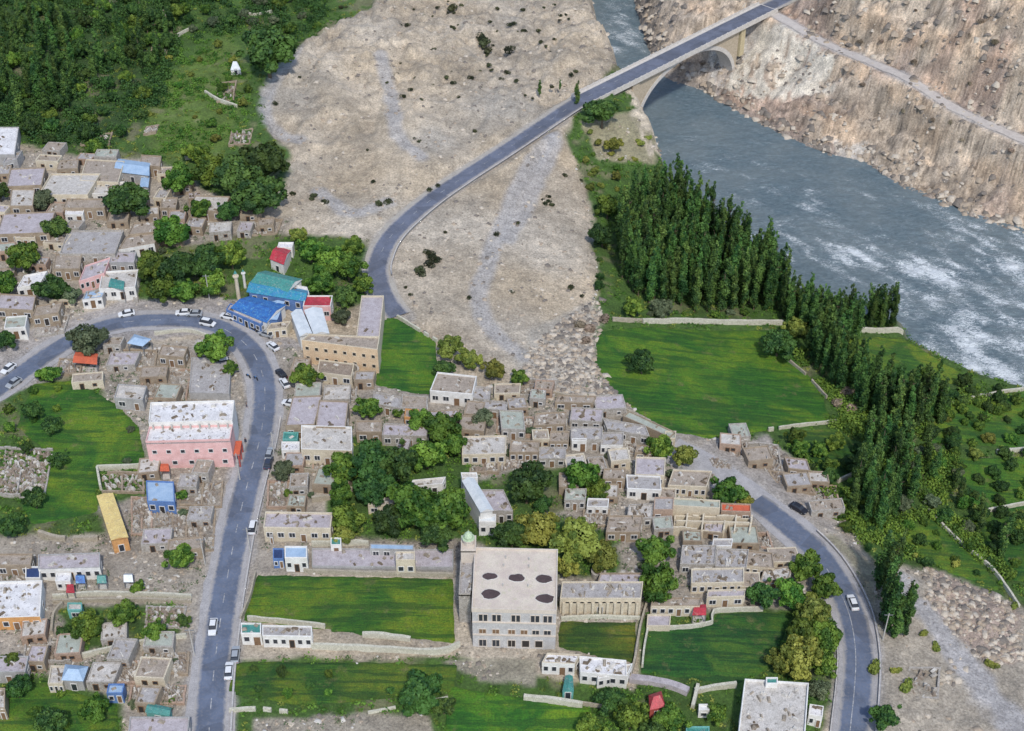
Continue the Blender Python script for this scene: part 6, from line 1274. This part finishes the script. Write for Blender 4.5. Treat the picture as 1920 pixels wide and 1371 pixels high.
tag(place_leaf((vf > .06) & (vf < .3) & (uf < .05) & inview & (cl > .5), 1500, 14, .6, .16, 'weeds', LF['grey'], .8), 'dusty weeds and brush in the village yards', 'weeds')
def inz(px): P = np.array(wpoly(px)); return inpoly(Xf, Yf, P)
fz = inz([(-80,-60),(640,-60),(600,60),(540,100),(470,60),(340,80),(300,200),(180,290),(60,265),(-80,230)]) & (uf < .05)
oz = inz([(1480,655),(1690,640),(1760,740),(1900,730),(1760,800),(1700,850),(1880,870),(1900,1090),(1760,1040),(1640,1050),(1560,960),(1480,830),(1580,780)]) & (uf < .05)
tag(place_leaf(fz & (cl > .36), 900, 110, 2.4, .24, 'forest_canopy', LF['dark'], 1.3), 'dense low canopy filling the upper left forest', 'forest')
tag(place_leaf(oz & (cl > .40), 700, 90, 1.7, .22, 'thicket', LF['mid'], 1.2), 'dense thicket filling the orchards and poplar belt', 'thicket')
tag(place_leaf(inz([(300,80),(430,60),(470,200),(440,300),(300,310)]) & (cl > .5), 220, 50, 1.2, .2, 'thicket', LF['mid'], 1.0), 'bushes of the upper meadow', 'thicket')
def stones(mask, n, s0, s1, name, mats, lab):
    idx_ = r.choice(np.where(mask)[0], n); s = s0+(s1-s0)*r.random(n)**3; B0 = np.array([(-1,-1,-.6),(1,-1,-.6),(1,1,-.6),(-1,1,-.6),(-.6,-.6,.6),(.6,-.6,.6),(.6,.6,.6),(-.6,.6,.6)])
    V = B0[None]*r.uniform(.55, 1.25, (n, 8, 3))*s[:, None, None]*np.stack([r.uniform(.7, 1.5, n), r.uniform(.7, 1.2, n), r.uniform(.5, 1, n)], -1)[:, None]
    a = r.uniform(0, 6.28, n); ca, sa = np.cos(a)[:, None], np.sin(a)[:, None]; x = V[..., 0]*ca-V[..., 1]*sa; y = V[..., 0]*sa+V[..., 1]*ca
    V = np.stack([x+Xf[idx_][:, None]+r.normal(0, .3, (n, 1)), y+Yf[idx_][:, None]+r.normal(0, .3, (n, 1)), V[..., 2]+Zf[idx_][:, None]], -1).reshape(-1, 3)
    Fq = np.array([(4,5,6,7),(0,1,5,4),(1,2,6,5),(2,3,7,6),(3,0,4,7)]); F = (np.arange(n)[:, None, None]*8+Fq[None]).reshape(-1, 4)
    o = npmesh(name, V, F, mats, midx=np.repeat(r.integers(0, len(mats), n), 5)); tag(o, lab, 'stones', kind='stuff')
ST3 = [M('pale_stone', (.55,.49,.40), (.44,.38,.31), 1.5), M('tan_stone', (.40,.33,.25), (.32,.26,.20), 1.5), M('dark_stone', (.22,.19,.16), (.16,.14,.12), 1.5), RUBM[2]]
rm0 = inview & (uf < .05) & (ff > .6) & (rdi.ravel() > 1)
village = rm0 & (vf > .04) & (vf < .35)
stones(village & (cl > .38), 9000, .12, .62, 'rubble', ST3, 'loose rubble and stones strewn through the village')
bare = rm0 & (vf < .04)
P_m = np.array(wpoly([(985,660),(1050,600),(1125,560),(1130,640),(1190,760),(1060,760),(990,735)])); P_q = np.array(wpoly([(1730,1060),(1900,1130),(1920,1240),(1850,1250),(1740,1130)]))
mor = rm0 & inpoly(Xf, Yf, P_m); qq = rm0 & inpoly(Xf, Yf, P_q)
stones(mor, 1500, .15, 1.1, 'moraine_boulders', ST3[:3], 'heap of boulders where the gravel fan runs out')
stones(qq, 900, .12, 1.0, 'quarry_boulders', ST3[:3], 'boulders strewn over the quarry bank')
stones(bare & (fbm(Xf/14, Yf/14, 3, 97) > .40), 11000, .08, .8, 'fan_stones', ST3[:3], 'scattered stones over the bare gravel fan')
stones(inview & fb.ravel() & (rdi.ravel() < 5) & (rdi.ravel() > .2), 900, .4, 1.7, 'river_boulders', ST3[:3], 'boulders along the far waterline')
stones(inview & fb.ravel() & (rdi.ravel() > 5) & (fbm(Xf/10, Yf/10, 3, 98) > .47), 5000, .2, 1.5, 'slope_rocks', ST3[:3], 'rocks scattered over the far slope')
# ---------------------------------------------------------------- vehicles
PAINT = {'white': plain('white_car_paint', (.72,.73,.74), .3), 'black': plain('black_car_paint', (.02,.02,.025), .25), 'dark': plain('dark_blue_car_paint', (.04,.05,.08), .3), 'silver': plain('silver_car_paint', (.45,.47,.49), .3, .3), 'blue': plain('blue_bike_paint', (.06,.16,.35), .4)}
TYRE = plain('tyre_rubber', (.02,.02,.02), .9)
def loft(secs, mb, m=0):
    """secs: x, half width, z low, z high, crown half width"""
    n0 = len(mb.v)
    for x, w, z0, z1, wc in secs: mb.v += [(x, -w, z0), (x, -w, z0+(z1-z0)*.62), (x, -wc, z1), (x, wc, z1), (x, w, z0+(z1-z0)*.62), (x, w, z0)]
    for i in range(len(secs)-1):
        for j in range(6):
            a = n0+i*6+j; b = n0+i*6+(j+1) % 6; mb.f.append((a, b, b+6, a+6)); mb.m.append(m)
    mb.f.append(tuple(n0+j for j in range(5, -1, -1))); mb.m.append(m); mb.f.append(tuple(n0+(len(secs)-1)*6+j for j in range(6))); mb.m.append(m)
def make_car(kind):
    root = empty('parked_car', (0,0,0)); Lg = 4.3; mb = MB(); van = kind == 'van'
    loft([(-2.15,.72,.38,.78,.62),(-2.05,.82,.28,.95,.74),(-1.2,.86,.24,.98,.80),(0,.87,.24,.96,.80),(1.2,.86,.24,.92,.78),(1.95,.80,.28,.80,.68),(2.15,.68,.38,.70,.56)], mb); mb.build('body', PAINT['white'], root)
    mb = MB(); x0, x1 = (-2.0, 1.35) if van else (-1.75, 1.05); zt = 1.85 if van else 1.45
    loft([(x0,.74,.93,1.0,.70),(x0+.25,.74,.93,zt-.1,.60),(x0+.7,.74,.93,zt,.60),(x1-.75,.74,.93,zt,.60),(x1,.74,.90,1.0,.68)], mb); mb.build('cabin_glass', GLASS, root)
    mb = MB(); mb.box(((x0+x1)/2-.05, 0, zt-.02), (x1-x0)-1.25, 1.18, .06, 0, 0, .95, .92); mb.build('roof', PAINT['white'], root)
    for x in (-1.3, 1.3):
        for y in (-.84, .84):
            mb = MB(); mb.tube((x, y-.1, .32), (x, y+.1, .32), .32, .32, 12); w = mb.build('wheel', TYRE, root); mb = MB(); mb.tube((x, y-.11, .32), (x, y+.11, .32), .17, .17, 8); mb.build('rim', STEEL, w)
    for y in (-.55, .55): mb = MB(); mb.box((2.08, y, .58), .12, .3, .14); mb.build('headlight', WFR, root)
    for y in (-.55, .55): mb = MB(); mb.box((-2.11, y, .62), .1, .26, .14); mb.build('tail_light', RF['red'], root)
    return root
CARP = {'car': make_car('car'), 'van': make_car('van')}; UC = set()
def tang(p, nm):
    L = ROADS[nm][0]; i = int(np.argmin(np.hypot(L[:, 0]-p[0], L[:, 1]-p[1]))); i = min(max(i, 1), len(L)-2); t = L[i+1]-L[i-1]; return math.atan2(t[1], t[0]), L[i, 2]
def car(px, py, col_, lab, kind='car', road='main', dyaw=0.0, z=.03):
    p = g3(px, py); a, zr = tang(p, road); src = CARP[kind]
    if kind in UC: o = copy_tree(src)
    else: UC.add(kind); o = src
    d = segdist(np.array([p[0]]), np.array([p[1]]), ROADS[road][0][:, :2])[0][0]
    o.location = (p[0], p[1], zr+z if d < 5.2 else float(hgt(*p))+.12); o.rotation_euler = (0, 0, a+dyaw)
    for ch in o.children:
        if ch.name.split('.')[0] in ('body', 'roof'): ch.material_slots[0].link = 'OBJECT'; ch.material_slots[0].material = PAINT[col_]
    for k in ('label', 'category', 'group'):
        if k in o: del o[k]
    tag(o, lab, 'car', 'cars on and beside the roads')
car(390,610,'white','long white car on the road at the top of the upper bend','van','main',math.pi)
car(428,597,'white','white car parked in front of the mauve shop row','car','main',.1)
car(478,617,'black','black car parked below the deep blue roof at the bend','car','main',.15)
car(512,653,'white','white car parked on the right verge just after the bend','car','main',.25)
car(528,705,'black','black car parked on the right verge, behind a white one','car','main',.35)
car(534,722,'white','white car parked directly in front of the black one on the verge','car','main',.3)
car(418,685,'white','white car parked inside the bend under the narrow tree','van','main',1.4)
car(17,695,'white','white car driving on the road at the left edge','car','main',0)
car(27,722,'silver','silver car parked on the lower verge at the left edge','car','main',0)
car(506,855,'silver','silver car parked on the right verge beside the orange fronted house','car','main',0)
car(504,872,'dark','dark car parked right behind the silver one on the verge','car','main',0)
car(475,993,'white','white car at the right road edge beside the wide cluttered roof house','van','main',0)
car(1497,957,'black','black car parked on the gravel beyond the east road','car','east',.2)
car(1598,1134,'white','white car driving down the curving east road','car','east',math.pi)
car(430,1262,'white','white car on the right verge near the bottom of the main road','car','main',0)
car(442,1232,'silver','pale car on the right verge beside the small teal topped shop','car','main',0)
car(365,592,'silver','silver car parked on the outer verge at the top of the bend','car','main',.1)
car(345,590,'white','white car parked on the outer verge left of a silver one','car','main',.1)
car(545,760,'white','white car parked in the gap between the road and the paired roofs','car','main',1.2)
car(500,630,'silver','silver car parked by the small cream ruin house at the bend','car','main',.4)
car(238,592,'white','white car parked beside the low grey shop on the upper road','car','main',.1)
car(400,1180,'white','white car driving in the left lane of the straight main road','car','main',math.pi)
def bike(px, py, lab):
    p = g3(px, py); a, z = tang(p, 'main'); root = empty('motorcycle', (p[0], p[1], z+.03), a+.5, lab, 'motorcycle', 'motorcycles by the bend')
    for x in (-.65, .65): mb = MB(); mb.tube((x, -.06, .3), (x, .06, .3), .3, .3, 12); mb.build('wheel', TYRE, root)
    mb = MB(); mb.box((.1, 0, .62), .55, .28, .25, tx=.7, ty=.7); mb.build('tank', PAINT['blue'], root); mb = MB(); mb.box((-.45, 0, .66), .6, .24, .12); mb.build('seat', TYRE, root)
    mb = MB(); mb.tube((.65, 0, .3), (.4, 0, .95), .04, .04, 6); mb.tube((.4, 0, .95), (.4, .32, 1.0), .03, .03, 6); mb.tube((.4, 0, .95), (.4, -.32, 1.0), .03, .03, 6); mb.tube((-.65, 0, .3), (.3, 0, .5), .06, .06, 6); mb.build('frame', STEEL, root)
bike(466,708,'dark blue motorcycle at the inner road edge, left one of two'); bike(480,712,'blue motorcycle at the inner road edge, right one of two')
# people: one continuous skinned body each, standing on the verge
def person(px, py, lab, cloth, yaw, stride=.18):
    p = g3(px, py); z = tang(p, 'main')[1]+.03; root = empty('person', (p[0], p[1], z), yaw, lab, 'person', None)
    V = [(0,0,.95),(0,0,1.2),(0,0,1.42),(0,0,1.52),(0,0,1.66),(0,.0,1.74)]; E = [(0,1),(1,2),(2,3),(3,4),(4,5)]; Rr = [.16,.14,.17,.06,.105,.08]
    for s in (-1, 1):
        k = len(V); V += [(s*.10,0,.90),(s*.11,s*stride*.6,.50),(s*.11,s*stride-.03,.09),(s*.11,s*stride+.14,.04)]; E += [(0,k),(k,k+1),(k+1,k+2),(k+2,k+3)]; Rr += [.11,.075,.05,.045]
        k = len(V); V += [(s*.21,0,1.40),(s*.26,-s*.06,1.12),(s*.27,-s*stride*.6,.88),(s*.27,-s*stride*.75,.80)]; E += [(2,k),(k,k+1),(k+1,k+2),(k+2,k+3)]; Rr += [.07,.05,.035,.03]
    me = bpy.data.meshes.new('body'); me.from_pydata(V, E, []); o = bpy.data.objects.new('body', me); COL.objects.link(o); o.parent = root
    m = o.modifiers.new('skin', 'SKIN'); sv = me.skin_vertices
    if not sv: bm = bmesh.new(); bm.from_mesh(me); bm.verts.layers.skin.verify(); bm.to_mesh(me); bm.free(); sv = me.skin_vertices
    for i, q in enumerate(Rr): sv[0].data[i].radius = (q, q)
    sv[0].data[0].use_root = True; sb = o.modifiers.new('sub', 'SUBSURF'); sb.levels = 1; sb.render_levels = 1; me.materials.append(plain('skin', (.35,.22,.15), .7))
    mb = MB(); n = 12; prof = [(.155,1.46),(.20,1.38),(.18,1.1),(.19,.9),(.26,.55)]
    for j in range(len(prof)-1):
        for i in range(n):
            a0, a1 = 2*math.pi*i/n, 2*math.pi*(i+1)/n; (r0, z0), (r1, z1) = prof[j+1], prof[j]; f = lambda a, q, zz: (math.cos(a)*q*1.15, math.sin(a)*q*.85, zz)
            mb.quad(f(a0, r0, z0), f(a1, r0, z0), f(a1, r1, z1), f(a0, r1, z1))
    mb.build('long_shirt', cloth, root); mb = MB(); mb.tube((0,-.01,1.70), (0,-.01,1.80), .115, .07, 10); mb.build('hair', TYRE, root)
person(461,832,'person in dark clothes on the road edge beside the pink building', PAINT['dark'], .4)
person(463,765,'person in dark clothes standing alone on the road verge above the pink building', PAINT['dark'], 2.0)
